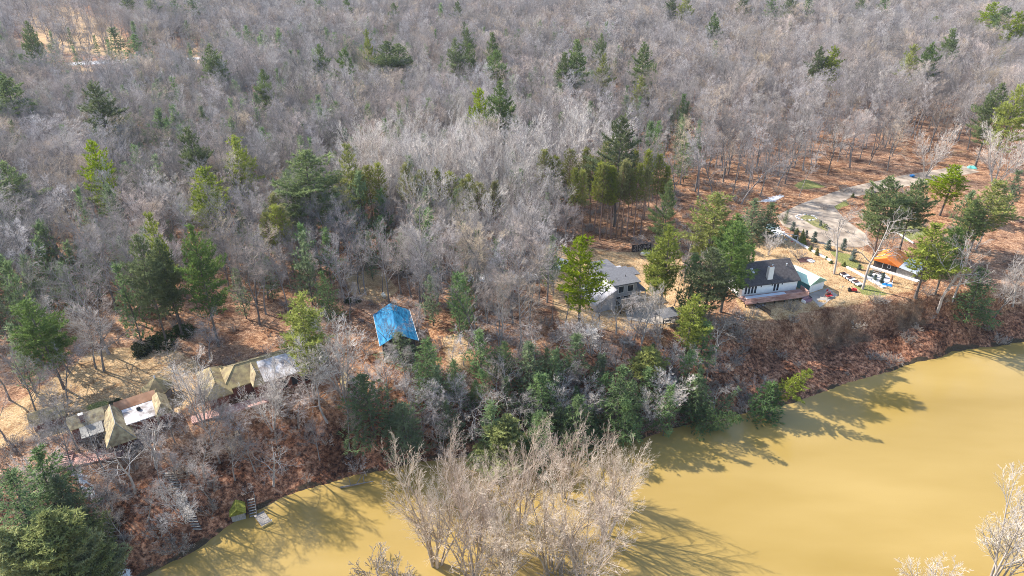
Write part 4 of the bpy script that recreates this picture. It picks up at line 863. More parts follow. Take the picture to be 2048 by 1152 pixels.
MB().box(5.85, 6.55, .55, .95, 6.6, 6.72).build('chimney_cap', RUSTY, ch); MB().lathe([(.11, 6.72), (.11, 7.0), (.15, 7.02), (.15, 7.08)], (6.4, .75, 0)).build('flue', STEEL, ch)
MB().add([(3.0, 2.0, 4.75), (3.55, 2.0, 4.75), (3.55, 3.1, 5.34), (3.0, 3.1, 5.34), (3.0, 2.0, 4.86), (3.55, 2.0, 4.86), (3.55, 3.1, 5.45), (3.0, 3.1, 5.45)], [(3, 2, 1, 0), (4, 5, 6, 7), (0, 1, 5, 4), (1, 2, 6, 5), (2, 3, 7, 6), (3, 0, 4, 7)]).build('skylight', GLAREG, h)
MB().lathe([(.09, 4.9), (.09, 5.6), (.16, 5.62), (.16, 5.72)], (11.3, 2.9, 0)).build('vent_pipe', STEEL, h)
for k in range(4): window(h, .55 + k * .72, 1.05 + k * .72, 0, 1.25, 2.85)
for k in range(2): window(h, 7.1 + k * .72, 7.6 + k * .72, 0, 1.25, 2.85)
for x in (4.1, 6.6, 8.9): MB().box(x, x + .14, -.14, -.02, 2.55, 2.85).build('wall_lamp', BLACK, h)
window(h, 9.9, 10.9, 0, -.05 + .25, .85)
d_ = frame('timber_deck', 'red brown timber deck along the front of the white house, partly under snow', 'deck', (46.1, 121.4), 13.5, PL)
deck(d_, 14.2, 2.9, 1.05, posts=-.8)
MB().box(1.2, 10.2, -1.35, -.35, 1.055, 1.12).box(3.0, 8.4, -1.75, -1.36, 1.055, 1.10).build('snow_cover', SNOW, d_)
MB().box(14.21, 14.3, -2.9, 0, .0, 2.0).build('railing', DECKR, d_)
st = MB()
for k in range(5): st.box(14.35 + k * .28, 14.62 + k * .28, -2.7, -1.5, -.3 + .0, .9 - k * .2)
st.build('steps', DARKW, d_)
# ---------------- shed
s_ = frame('garden_shed', 'white shed with a pale green metal roof beside the white house', 'shed', (61.9, 124.6), 29, PL)
turned(gable_walls(0, 6.2, -2.15, 2.15, -.2, 2.25, 3.25), 2.15, 0).build('wall', WHITE, s_)
turned(gable_roof(-.25, 6.5, -2.55, 2.55, 2.15, 3.4, .12), 2.15, 0).build('roof', GREENM, s_)
MB().box(-.03, -.005, .1, 6.1, 0, 2.2).build('side_cladding', TEAL, s_); MB().box(4.305, 4.33, .1, 6.1, 0, 2.2).build('side_cladding', TEAL, s_)
MB().box(.75, 3.5, -.05, -.005, 0, 2.15).build('door', TRIMW, s_)
# ---------------- orange cabin
c_ = frame('cabin', 'dark walled cabin with a bright orange metal roof beside the big pine', 'cabin', (81.0, 137.0), -45, PL)
turned(gable_walls(0, 6.2, -2.4, 2.4, -.2, 2.0, 3.0), 2.4, 0).build('wall', DARKW, c_)
turned(gable_roof(-.5, 6.6, -2.75, 2.75, 1.95, 3.2, .1), 2.4, 0).build('roof', ORANGE, c_)
MB().box(4.82, 8.6, 0, 5.6, -.2, 1.5).build('wall', GREYW, c_)
MB().slab([(5.2, -.4, 1.93), (9.0, -.4, 1.55), (9.0, 6.3, 1.55), (5.2, 6.3, 1.93)], .09).build('roof', STEEL, c_)['label'] = 'grey lean-to roof'
window(c_, 3.0, 3.5, 0, .9, 1.6); MB().box(1.86, 1.95, -.07, -.005, -.1, 2.6).build('post', TRIMW, c_); MB().lathe([(.07, 2.6), (.07, 3.2)], (3.2, 2.5, 0)).build('vent_pipe', STEEL, c_)
tr = MB().hexa([(79.7, 136.9, PL - .1), (80.9, 137.4, PL - .1), (88.0, 130.2, PL - .1), (86.9, 129.4, PL - .1)][::-1], [(79.7, 136.9, PL + .25), (80.9, 137.4, PL + .25), (88.0, 130.2, PL + .25), (86.9, 129.4, PL + .25)][::-1]).build('terrace', STONEW)
tag(tr, 'white stone terrace along the cabin front', kind='structure')
# ---------------- grey modern house
g_ = frame('modern_house', 'two storey grey house with stepped low roofs behind the pines', 'house', (20.3, 118.9), 20, PL)
MB().box(0, 5.0, 0, 7.2, -.3, 5.2).build('wall', SIDING, g_)
MB().slab([(-.5, -.7, 5.3), (5.5, -.7, 5.3), (5.5, 5.6, 5.75), (-.5, 5.6, 5.75)], .22).build('roof', S_GREY, g_)
gable = MB().hexa([(-4.2, -.9, -.3), (-.01, -.9, -.3), (-.01, 6.2, -.3), (-4.2, 6.2, -.3)], [(-4.2, -.9, 1.95), (-.01, -.9, 4.5), (-.01, 6.2, 4.5), (-4.2, 6.2, 1.95)]).build('wall', SIDING, g_)
MB().slab([(-4.7, -1.3, 1.9), (-.02, -1.3, 4.75), (-.02, 6.6, 4.75), (-4.7, 6.6, 1.9)], .2).build('roof', SIDING, g_)['label'] = 'pale grey sloping side roof'
for y in (.4, 3.0): sk_ = MB().slab([(-2.6, y, 3.29), (-1.2, y, 4.142), (-1.2, y + .8, 4.142), (-2.6, y + .8, 3.29)], .14).build('skylight', BLACK, g_); MB().slab([(-2.5, y + .08, 3.36), (-1.3, y + .08, 4.09), (-1.3, y + .72, 4.09), (-2.5, y + .72, 3.36)], .02).build('pane', GLAREG, sk_)
MB().box(-.3, 3.6, 7.21, 10.8, -.3, 4.9).build('wall', SIDING, g_)
MB().slab([(-.7, 5.61, 5.3), (4.0, 5.61, 5.3), (4.0, 11.2, 5.0), (-.7, 11.2, 5.0)], .2).build('roof', S_GREY, g_)
MB().slab([(5.51, 2.6, 5.2), (7.2, 2.6, 5.1), (7.2, 5.6, 5.3), (5.51, 5.6, 5.4)], .16).build('roof', S_GREY, g_)
MB().slab([(5.02, -.6, 3.1), (7.3, -.6, 2.8), (7.3, 4.2, 2.8), (5.02, 4.2, 3.1)], .16).build('porch_roof', S_GREY, g_)
for y in (-.4, 1.7, 3.9): MB().box(7.0, 7.14, y, y + .14, -.2, 2.66).build('post', TRIMW, g_)
window(g_, .6, 1.5, 0, .4, 2.2, name='window'); window(g_, 2.3, 4.4, 0, .1, 2.2, name='window'); window(g_, 1.0, 2.1, 0, 3.1, 4.5); window(g_, 3.0, 4.2, 0, 3.1, 4.5)
for y, z0, z1 in ((1.6, .5, 1.6), (3.6, .4, 1.6)):
    x = -4.23
    w_ = MB().box(x - .02, x + .02, y, y + .8, z0, z1).build('window', TRIMW, g_); MB().box(x - .025, x - .02, y + .08, y + .72, z0 + .08, z1 - .08).build('pane', GLAREG, w_)
for x, y in ((1.1, 1.2), (3.4, 1.9)): MB().lathe([(.06, 5.3), (.06, 5.9)], (x, y, 0)).build('vent_pipe', DARKW, g_)
bb = frame('balcony', 'pale timber balcony on thin posts in front of the grey modern house', 'balcony', (20.6, 118.0), 20, PL)
deck(bb, 5.2, 2.2, 2.4, m=GREYW, posts=-.3)
sheet('patio', [(1250, 622), (1300, 606), (1345, 625), (1360, 645), (1310, 650), (1255, 640)], CONC, .05, 'pale concrete patio under the gazebo')
gz = frame('gazebo', 'grey roofed open gazebo on the patio below the modern house', 'gazebo', (29.9, 112.6), 20, PL)
rf = MB(); rf.hexa([(-2.05, -1.7, 2.45), (2.05, -1.7, 2.45), (2.05, 1.7, 2.45), (-2.05, 1.7, 2.45)], [(-2.05, -1.7, 2.55), (2.05, -1.7, 2.55), (2.05, 1.7, 2.55), (-2.05, 1.7, 2.55)]); rf.add([(-2.05, -1.7, 2.551), (2.05, -1.7, 2.551), (2.05, 1.7, 2.551), (-2.05, 1.7, 2.551), (0, 0, 2.85)], [(0, 1, 4), (1, 2, 4), (2, 3, 4), (3, 0, 4)])
rf.build('roof', S_GREY, gz)
for x in (-1.85, 1.72):
    for y in (-1.5, 1.38): MB().box(x, x + .13, y, y + .13, -.1, 2.449).build('post', BLACK, gz)
tb = frame('garden_table', 'pale table under the gazebo roof', 'table', (29.9, 112.5), 20, PL + .06)
MB().box(-.7, .7, -.4, .4, .7, .76).build('tabletop', GREYW, tb)
for x in (-.6, .5):
    for y in (-.32, .24): MB().box(x, x + .08, y, y + .08, 0, .699).build('leg', GREYW, tb)
# ---------------- yard things behind the modern house
f_ = frame('board_fence', 'short dark board fence behind the propane tank', 'fence', (28.0, 144.4), 13, PL)
b = MB()
for k in range(30): b.box(k * .16, k * .16 + .145, 0, .04, 0, 1.9)
b.build('boards', DARKW, f_)
for x in (0, 2.3, 4.66): MB().box(x, x + .12, .045, .16, 0, 2.0).build('post', DARKW, f_)
def tank(name, label, x, y, rz, L, r, m):
    t = frame(name, label, 'tank', (x, y), rz, PL)
    pr = [(0.01, -L / 2)] + [(r * math.sin(a), -L / 2 + r * (1 - math.cos(a))) for a in (rad(30), rad(60), rad(90))] + [(r * math.sin(a), L / 2 - r * (1 - math.cos(a))) for a in (rad(90), rad(60), rad(30))] + [(0.01, L / 2)]
    MB().lathe(pr, (0, 0, r + .25), 16, 'x').build('vessel', m, t, True)
    MB().lathe([(.17, 2 * r + .2), (.17, 2 * r + .42), (.05, 2 * r + .5)], (0, 0, 0)).build('valve_dome', TRIMW, t)
    for x_ in (-L * .28, L * .28): MB().box(x_ - .12, x_ + .12, -r * .7, r * .7, -.05, .4).build('foot', CONC, t)
tank('propane_tank', 'cream propane tank in front of the short dark fence', 30.9, 142.4, 16, 2.7, .5, CREAM)
w_ = frame('storage_box', 'white storage box beside the propane tank', 'box', (33.3, 140.3), 16, PL)
MB().box(-.8, .8, -.5, .5, 0, .8).build('body', WHITE, w_); MB().hexa([(-.85, -.55, .801), (.85, -.55, .801), (.85, .55, .801), (-.85, .55, .801)], [(-.8, -.5, .95), (.8, -.5, .95), (.8, .5, .9), (-.8, .5, .9)]).build('lid', TRIMW, w_)
def car(label, p, rz, paint, pickup=False):
    c = frame('parked_car', label, 'car', p, rz, PL)
    prof = [(-2.2, .35), (-2.25, .75), (-2.1, .95), (-1.05, 1.02), (-.35, 1.5), (1.2, 1.52), (1.95, 1.05), (2.2, .98), (2.25, .4)] if not pickup else [(-2.6, .45), (-2.65, .9), (-2.5, 1.1), (-1.3, 1.18), (-.7, 1.8), (.6, 1.82), (.75, 1.18), (2.6, 1.15), (2.65, .5)]
    def loft(y0, y1, tp): return [(x, (y0 if z < 1.2 else y0 + tp), z) for x, z in prof], [(x, (y1 if z < 1.2 else y1 - tp), z) for x, z in prof]
    a, b_ = loft(-.9, .9, .16); n = len(prof)
    m = MB(); m.add(a + b_, [tuple(range(n)), tuple(range(n, 2 * n))[::-1]] + [(i, n + i, n + (i + 1) % n, (i + 1) % n) for i in range(n)]); m.build('body', paint, c)
    xs = (-1.0, -.38, 1.15, 1.85) if not pickup else (-1.25, -.72, .58, .74); zt = 1.5 if not pickup else 1.8
    MB().add([(xs[0] + .02, -.7, 1.06), (xs[0] + .02, .7, 1.06), (xs[1] - .03, .66, zt - .03), (xs[1] - .03, -.66, zt - .03)], [(0, 1, 2, 3)]).build('windscreen', GLASS, c).location = (-.02, 0, .015)
    for sgn in (-1, 1): MB().hexa([(xs[0] + .25, sgn * .9, 1.06), (xs[3] - .35, sgn * .9, 1.06), (xs[3] - .35, sgn * .915, 1.06), (xs[0] + .25, sgn * .915, 1.06)], [(xs[1] + .1, sgn * .745, zt - .08), (xs[2] - .1, sgn * .745, zt - .08), (xs[2] - .1, sgn * .76, zt - .08), (xs[1] + .1, sgn * .76, zt - .08)]).build('side_window', GLASS, c)
    for x in (-1.35, 1.35):
        for y in (-.86, .86):
            w = MB().lathe([(.2, -.1), (.34, -.1), (.34, .1), (.2, .1)], (0, 0, 0), 14).build('wheel', BLACK, c); w.rotation_euler = (rad(90), 0, 0); w.location = (x, y, .34)
            MB().lathe([(.19, -.11), (.19, .11)], (0, 0, 0), 10).build('rim', STEEL, w)
    for y in (-.65, .65): MB().box(prof[1][0] - .02, prof[1][0] + .05, y - .15, y + .15, .62, .76).build('headlight', TRIMW, c)
CARW = mat('white_car_paint', (.72, .72, .72), var=.03, rough=.25, spec=.5); CARD = mat('dark_car_paint', (.03, .033, .04), var=.1, rough=.2, spec=.5)
car('white car parked behind the golden green pine', at(1122, 534), 60, CARW); car('dark car half hidden by bare trees at the left of the yard', at(1068, 552), 200, CARD); car('white pickup at the left end of the yard behind bare trees', at(1052, 562), 190, CARW, True)
# ---------------- blue tarp house
b_ = frame('tarp_roofed_house', 'dark walled house whose whole gable roof is under a blue tarpaulin', 'house', (-23.0, 111.75), -74, PL)
gable_walls(.4, 10.6, -2.8, 2.9, -.3, 2.9, 4.7, 0).build('wall', DARKW, b_)
rng_ = np.random.default_rng(5)
NX, NY = 46, 29; V = np.zeros((NX, NY, 3)); X_ = np.linspace(-.1, 11.2, NX); Y_ = np.linspace(-3.35, 3.5, NY)
V[..., 0] = X_[:, None]; V[..., 1] = Y_[None]; V[..., 2] = 5.0 - np.abs(V[..., 1]) * .58 + vnoise(V[..., 0] * 1.0, V[..., 1], .55, 3) * .055 + vnoise(V[..., 0], V[..., 1] * 2.2, 1.3, 8) * .05
I_ = np.arange(NX * NY).reshape(NX, NY); q = np.stack([I_[:-1, :-1], I_[1:, :-1], I_[1:, 1:], I_[:-1, 1:]], -1).reshape(-1, 4)
link_mesh('tarpaulin', mesh_arrays('tarpaulin', V.reshape(-1, 3), q, TARPB, True), b_)
for sgn, y in ((-1, -3.38), (1, 3.53)): MB().box(-.1, 11.2, min(y, y + .03), max(y, y + .03), 2.93, 3.1).build('fascia', TRIMW, b_)
w_ = MB().box(10.605, 10.66, -1.2, .0, 1.0, 2.4).build('window', TRIMW, b_); MB().box(10.66, 10.67, -1.1, -.1, 1.1, 2.3).build('pane', GLASS, w_)
# ---------------- long mossy house on the left
l_ = frame('mossy_house', 'long low house with a mossy hipped roof and a flat white roof section', 'house', (-45.9, 87.9), 31.5, PL)
MB().box(.3, 16.5, .4, 6.4, -.5, 2.7).build('wall', REDW, l_)
gable_roof(-.3, 17.2, -.1, 7.0, 2.72, 4.6, .2, 2.9, 2.9).build('roof', S_MOSS, l_)
turned(gable_roof(-.3, 8.6, -2.1, 2.1, 2.75, 4.3, .18, 2.0, 2.0), -1.0, -1.2).build('wing_roof', S_MOSS, l_)
MB().box(-2.5, .28, -.8, 6.6, -.5, 2.6).build('wall', REDW, l_)
turned(gable_roof(-.2, 5.2, -1.0, 1.0, 2.85, 4.45, .16, 1.2, 0), 5.1, -1.6).build('dormer_roof', S_MOSSO, l_)
MB().box(4.3, 13.2, -1.3, .39, -1.6, 2.9).build('wall', REDW, l_)
MB().slab([(5.95, -1.6, 3.0), (13.4, -1.6, 3.0), (13.4, 3.0, 4.35), (5.95, 3.0, 4.35)], .2).build('flat_roof', MEMBR, l_)['label'] = 'white membrane roof section'
MB().bar((2.6, 3.45, 4.62), (14.3, 3.45, 4.62), .07).bar((-.3, -.1, 2.78), (2.6, 3.45, 4.62), .06).bar((-.3, 7.0, 2.78), (2.6, 3.45, 4.62), .06).bar((-1.0, .9, 4.34), (-1.0, 5.3, 4.34), .06).build('ridge_cap', S_MOSSO, l_)
for x in (6.6, 8.4, 10.2, 12.0): w_ = MB().box(x, x + 1.0, -1.36, -1.305, .6, 2.2).build('window', DARKW, l_); MB().box(x + .08, x + .92, -1.37, -1.36, .68, 2.12).build('pane', GLASS, w_)
# ---------------- steep roofed house on the left
k_ = frame('steep_roofed_house', 'house with a steep yellowed shingle roof, a worn white flat roof and a rusty strip', 'house', (-61.5, 81.0), 35, PL)
MB().box(-.1, 2.7, -5.4, .6, -2.5, 2.0).build('wall', REDW, k_)
turned(gable_roof(-6.3, .9, -1.95, 1.95, 1.75, 4.4, .16, 1.3, .4), 1.3, 0).build('roof', S_MOSSO, k_)['label'] = 'steep yellowed roof'
MB().bar((1.3, -4.9, 4.42), (1.3, .4, 4.42), .07).bar((1.3, -4.9, 4.42), (3.2, -6.3, 1.8), .06).bar((1.3, -4.9, 4.42), (-.6, -6.3, 1.8), .06).build('ridge_cap', MEMBG, k_)
MB().box(2.71, 6.5, -3.3, 1.4, -2.2, 2.55).build('wall', REDW, k_)
MB().slab([(2.5, -3.7, 2.7), (6.9, -3.7, 2.7), (6.9, .2, 2.95), (2.5, .2, 2.95)], .14).build('flat_roof', MEMBR, k_)['label'] = 'worn white flat roof'
MB().slab([(1.7, .21, 3.0), (7.5, .21, 3.0), (7.5, 1.7, 3.75), (1.7, 1.7, 3.75)], .12).build('strip_roof', RUSTY, k_)['label'] = 'rusty sloping strip roof'
MB().lathe([(.3, 2.8), (.3, 3.15), (.2, 3.3), (.02, 3.34)], (4.7, -1.0, 0), 10).build('roof_vent', BLACK, k_)
turned(gable_roof(-4.0, 1.2, -1.2, 1.2, 2.6, 4.1, .14, .9, .9), 7.7, 0).build('side_roof', S_MOSSO, k_)
MB().box(6.8, 8.6, -3.3, .8, -1.5, 2.5).build('wall', REDW, k_)
MB().slab([(-3.3, -3.1, 2.55), (-.35, -3.1, 2.55), (-.35, -.4, 2.7), (-3.3, -.4, 2.7)], .12).build('porch_roof', MEMBG, k_)
MB().slab([(-4.6, -.38, 2.72), (.3, -.38, 2.72), (.3, 1.6, 3.8), (-4.6, 1.6, 3.8)], .12).build('rear_roof', S_MOSSO, k_)
MB().box(-4.3, -.12, -.3, 1.4, -1.5, 2.55).build('wall', REDW, k_)
cm = MB().box(-2.9, -2.3, .2, .75, 2.9, 4.3).build('chimney', REDW, k_); MB().box(-2.95, -2.25, .15, .8, 4.3, 4.4).build('chimney_cap', STONEW, cm)
for x in (-3.1, -1.7): MB().box(x, x + .14, -3.0, -2.86, -2.0, 2.43).build('post', DARKW, k_)
l2 = frame('outbuilding', 'low mossy outbuilding cut by the left edge of the view', 'outbuilding', (-72.5, 80.5), 35, PL)
gable_walls(.2, 4.2, .2, 3.4, -1.5, 1.7, 2.5).build('wall', REDW, l2); gable_roof(-.2, 4.6, -.2, 3.8, 1.65, 2.75, .14).build('roof', S_MOSS, l2)
# pavilion
pv_ = frame('pavilion', 'small many sided pavilion with a mossy roof in the yellow yard', 'pavilion', (-57.6, 89.8), 20, PL)
MB().lathe([(2.6, 1.9), (2.62, 2.02), (1.0, 3.2), (.05, 3.75)], (0, 0, 0), 6).build('roof', S_MOSS, pv_); MB().lathe([(.12, 3.7), (.12, 4.1), (.02, 4.3)], (0, 0, 0), 8).build('finial', TRIMW, pv_)
for k in range(6):
    a = k * math.pi / 3; MB().box(2.2 * math.cos(a) - .08, 2.2 * math.cos(a) + .08, 2.2 * math.sin(a) - .08, 2.2 * math.sin(a) + .08, -.3, 1.89).build('post', DARKW, pv_)
MB().lathe([(1.9, -.1), (1.9, 1.2)], (0, 0, 0), 6).build('low_wall', GREYW, pv_); turned(gable_roof(-3.6, -.8, -.9, .9, 1.85, 2.7, .12), 0, 0).build('porch_roof', S_MOSS, pv_)
# decks below the left houses
dk = frame('timber_deck', 'red timber deck with benches hanging over the slope at the lower left', 'deck', (-66.1, 74.9), 20, PL)
deck(dk, 8.9, 2.7, .35, rail=False, posts=-4)
bn = MB()
for y in (-.5, -.95, -1.4): bn.box(.3, 2.6, y - .16, y, .62, .68)
for x in (.4, 2.4): bn.box(x, x + .1, -1.5, -.05, .352, .619)
bn.build('bench', DECKR, dk); MB().box(.05, .13, -2.6, 0, .352, 1.1).box(.05, 2.7, -.08, -.02, .352, 1.1).build('railing', DECKR, dk)
rl = MB().box(4.6, 8.6, -2.68, -2.62, 1.0, 1.07)
for k in range(20): rl.box(4.6 + k * .2, 4.66 + k * .2, -2.67, -2.63, .352, .999)
rl.build('railing', DECKR, dk)
st = MB()
for k in range(6): st.box(8.95 + k * .25, 9.2 + k * .25, -2.2, -1.0, -1.6, .2 - k * .22)
st.build('steps', DECKR, dk)
dk2 = frame('timber_walkway', 'long red timber walkway in front of the long mossy house', 'deck', (-50.3, 84.3), 28, PL)
deck(dk2, 11.5, 2.0, .45, rail=False, posts=-4)
dk3 = frame('timber_walkway', 'short red timber landing between the two red decks', 'deck', (-56.6, 78.6), 33, PL)
deck(dk3, 2.8, .9, .2, rail=False, posts=-4)
# mossy hut
p = ground_at(692, 762); hu = frame('mossy_hut', 'tiny hut with a steep mossy roof between the bare trees', 'hut', (p.x, p.y), -60, p.z)
gable_walls(0, 2.6, -.8, .8, -.4, .7, 1.9).build('wall', REDW, hu); gable_roof(-.2, 2.9, -1.1, 1.1, .55, 2.1, .12).build('roof', S_MOSS, hu)
# boathouse, steps and dock at the shore
bh = frame('boathouse', 'tiny plank shed with a mossy gable roof at the water edge', 'shed', (-41.0, 71.6), 22, .35)
turned(gable_walls(0, 1.9, -.95, .95, -.5, 1.0, 1.75), .95, 0).build('wall', GREYW, bh); turned(gable_roof(-.1, 2.1, -1.15, 1.15, .95, 1.9, .1), .95, 0).build('roof', mat('bright_moss', (.22, .22, .04), tint=(.36, .36, .06), var=.3, scale=2, bump=.6), bh)
sp_ = frame('wooden_steps', 'short flight of wooden steps beside the plank shed', 'steps', (-38.7, 72.4), 20, .1)
for k in range(7): MB().box(0, 1.0, k * .3, k * .3 + .2, k * .26 + .1, k * .26 + .16).build('tread', GREYW, sp_)
for x in (-.08, 1.02): MB().hexa([(x, -.1, 0), (x + .07, -.1, 0), (x + .07, 2.1, 1.75), (x, 2.1, 1.75)], [(x, -.1, .2), (x + .07, -.1, .2), (x + .07, 2.1, 2.0), (x, 2.1, 2.0)]).build('stringer', DARKW, sp_)
MB().bar((1.06, -.1, .1), (1.06, -.1, 1.1), .035).bar((1.06, 2.1, 2.0), (1.06, 2.1, 2.9), .035).bar((1.06, -.1, 1.1), (1.06, 2.1, 2.9), .03).build('handrail', GREYW, sp_)
do = frame('floating_dock', 'small plank dock afloat beside the wooden steps', 'dock', (-37.6, 73.1), -48, 0)
b = MB()
for k in range(13): b.box(k * .21, k * .21 + .19, -.75, .75, .22, .27)
b.build('planks', GREYW, do); MB().box(0, 2.7, -.7, -.5, -.2, .219).box(0, 2.7, .5, .7, -.2, .219).build('float', DARKW, do); MB().box(2.72, 2.8, -.75, .75, 0, .3).build('edge_board', mat('yellow_board', (.52, .38, .16), var=.1), do)
MB().lathe([(.06, -.4), (.06, .55)], (2.65, .8, 0), 8).build('mooring_post', TRIMW, do)
p0, p1 = ground_at(336, 945), ground_at(392, 1060)  # steps added where stone terraces only leave a dark lattice of shadow
ls = thing('shadow_stairway', 'dark plank stairway added in place of terrace shadows on the slope', 'stairway', (p1.x, p1.y, p1.z)); dv = p0 - p1; n = 26
for k in range(n):
    q = dv * (k / n); z = float(hgt(p1.x + q.x, p1.y + q.y)) - p1.z; MB().box(q.x - .85, q.x + .85, q.y - .12, q.y + .14, z + .18, z + .26).build('tread', GREYW, ls)
m = MB()
for k in range(n):
    for s in (-.9, .86):
        a, c = dv * (k / n), dv * ((k + 1) / n); za, zc = float(hgt(p1.x + a.x, p1.y + a.y)) - p1.z, float(hgt(p1.x + c.x, p1.y + c.y)) - p1.z
        m.hexa([(a.x + s, a.y, za), (a.x + s + .05, a.y, za), (c.x + s + .05, c.y, zc), (c.x + s, c.y, zc)], [(a.x + s, a.y, za + .3), (a.x + s + .05, a.y, za + .3), (c.x + s + .05, c.y, zc + .3), (c.x + s, c.y, zc + .3)])
m.build('stringer', DARKW, ls)
p = at(700, 975, 0); lg = thing('fallen_tree', 'dark fallen tree lying in the water at the cove', 'log', (p.x, p.y, .1), rad(8))
MB().bar((-1.5, 0, .1), (3.6, .5, .25), .16, 7, .07).build('trunk', M_BARK, lg); MB().bar((1.0, .25, .2), (2.2, 2.2, .9), .08, 6, .03).bar((2.2, .4, .2), (2.0, 1.6, 1.0), .07, 6, .03).bar((2.1, 1.6, .8), (3.0, 3.0, .7), .05, 5, .02).bar((.2, .1, .1), (-.3, 1.4, .8), .06, 5, .02).build('branch', M_BARK, lg)
# ---------------- driveway and garden on the right
sheet('gravel_driveway', [(1552, 432), (1600, 409), (1690, 377), (1790, 355), (1870, 341), (1925, 330), (1960, 344), (1900, 356), (1830, 370), (1760, 384), (1700, 396), (1668, 414), (1690, 440), (1730, 468), (1742, 488), (1722, 496), (1680, 496), (1640, 488), (1610, 470), (1565, 452)], GRAVEL, .03, 'pale gravel driveway curving to a yard')
sheet('gravel_bed', [(1731, 556), (1738, 547), (1770, 549), (1785, 561), (1785, 570), (1766, 577)], STONEW, .04, 'white gravel garden bed beside the cabin')
sheet('yard_slab', [(1612, 591), (1655, 577), (1675, 592), (1640, 613)], CONC, .04, 'pale slab beside the deck')
sheet('mulch_bed', [(1593, 520), (1610, 514), (1626, 518), (1620, 526), (1600, 526)], MULCH, .03, 'dark mulch around the twiggy shrub')
def low_wall(name, label, pts, w=.55, hh=.45, m=STONEW):
    b = MB()
    for (a, c) in zip(pts[:-1], pts[1:]):
        a, c = at(*a), at(*c); d = (c - a).normalized(); n_ = Vector((-d.y, d.x, 0)) * w / 2
        b.hexa([a - n_ - Vector((0, 0, .2)), a + n_ - Vector((0, 0, .2)), c + n_ - Vector((0, 0, .2)), c - n_ - Vector((0, 0, .2))][::-1], [a - n_ + Vector((0, 0, hh)), a + n_ + Vector((0, 0, hh)), c + n_ + Vector((0, 0, hh)), c - n_ + Vector((0, 0, hh))][::-1])
    return tag(b.build(name, m), label, 'wall')
low_wall('garden_wall', 'long low white wall between the lawn and the gravel yard', [(1546, 456), (1580, 478), (1618, 500), (1662, 524)])
low_wall('garden_wall', 'low white wall running down to the blue tarpaulin', [(1693, 536), (1730, 556), (1766, 577)])
low_wall('garden_wall', 'low pale wall behind the big pines above the cabin', [(1780, 458), (1826, 488)], .3, .4)
p0, p1 = at(1683, 550), at(1720, 574)
for k in range(6):
    q = p0.lerp(p1, (k + .5) / 6); c = thing('planter_box', f"white raised planter box, {['first from the upper end', 'second from the upper end', 'third from the upper end', 'third from the lower end', 'second from the lower end', 'last at the lower end'][k]} of the sloping row", 'planter', (q.x, q.y, PL), math.atan2(p1.y - p0.y, p1.x - p0.x), 'white planter boxes in a sloping row')
    MB().box(-.42, .42, -.7, .7, .35, .6).build('box', STONEW, c); MB().box(-.44, -.36, -.75, .75, 0, .72).build('side_board', DARKW, c); MB().box(-.3, .3, -.6, .6, .6, .63).build('soil', SNOW if k % 2 else MULCH, c)
def stones(name, label, u, v, rx, ry, n, seed, closed=True):
    r_ = random.Random(seed); c = at(u, v); b = MB()
    for k in range(n):
        a = k * 6.283 / n * (1 if closed else .6); x, y, s = rx * math.cos(a) + r_.uniform(-.1, .1), ry * math.sin(a) + r_.uniform(-.1, .1), r_.uniform(.22, .42)
        b.lathe([(s * .7, -.1), (s, s * .3), (s * .75, s * .8), (s * .2, s)], (x, y, 0), 6, ang0=r_.random() * 6)
    o = b.build(name, STONEW); o.location = c; return tag(o, label, 'stones')
stones('stone_ring', 'ring of pale boulders round the island bed in the gravel yard', 1612, 436, 2.6, 1.9, 17, 4)
stones('fire_ring', 'small ring of stones on the lawn behind the white house', 1622, 523, .55, .55, 9, 6)
sheet('island_bed', [(1600, 436), (1612, 430), (1630, 434), (1658, 455), (1655, 464), (1625, 452)], mat('island_grass', (.14, .16, .05), tint=(.30, .26, .11), var=.3, scale=1.2), .05, 'grassy island in the gravel yard')
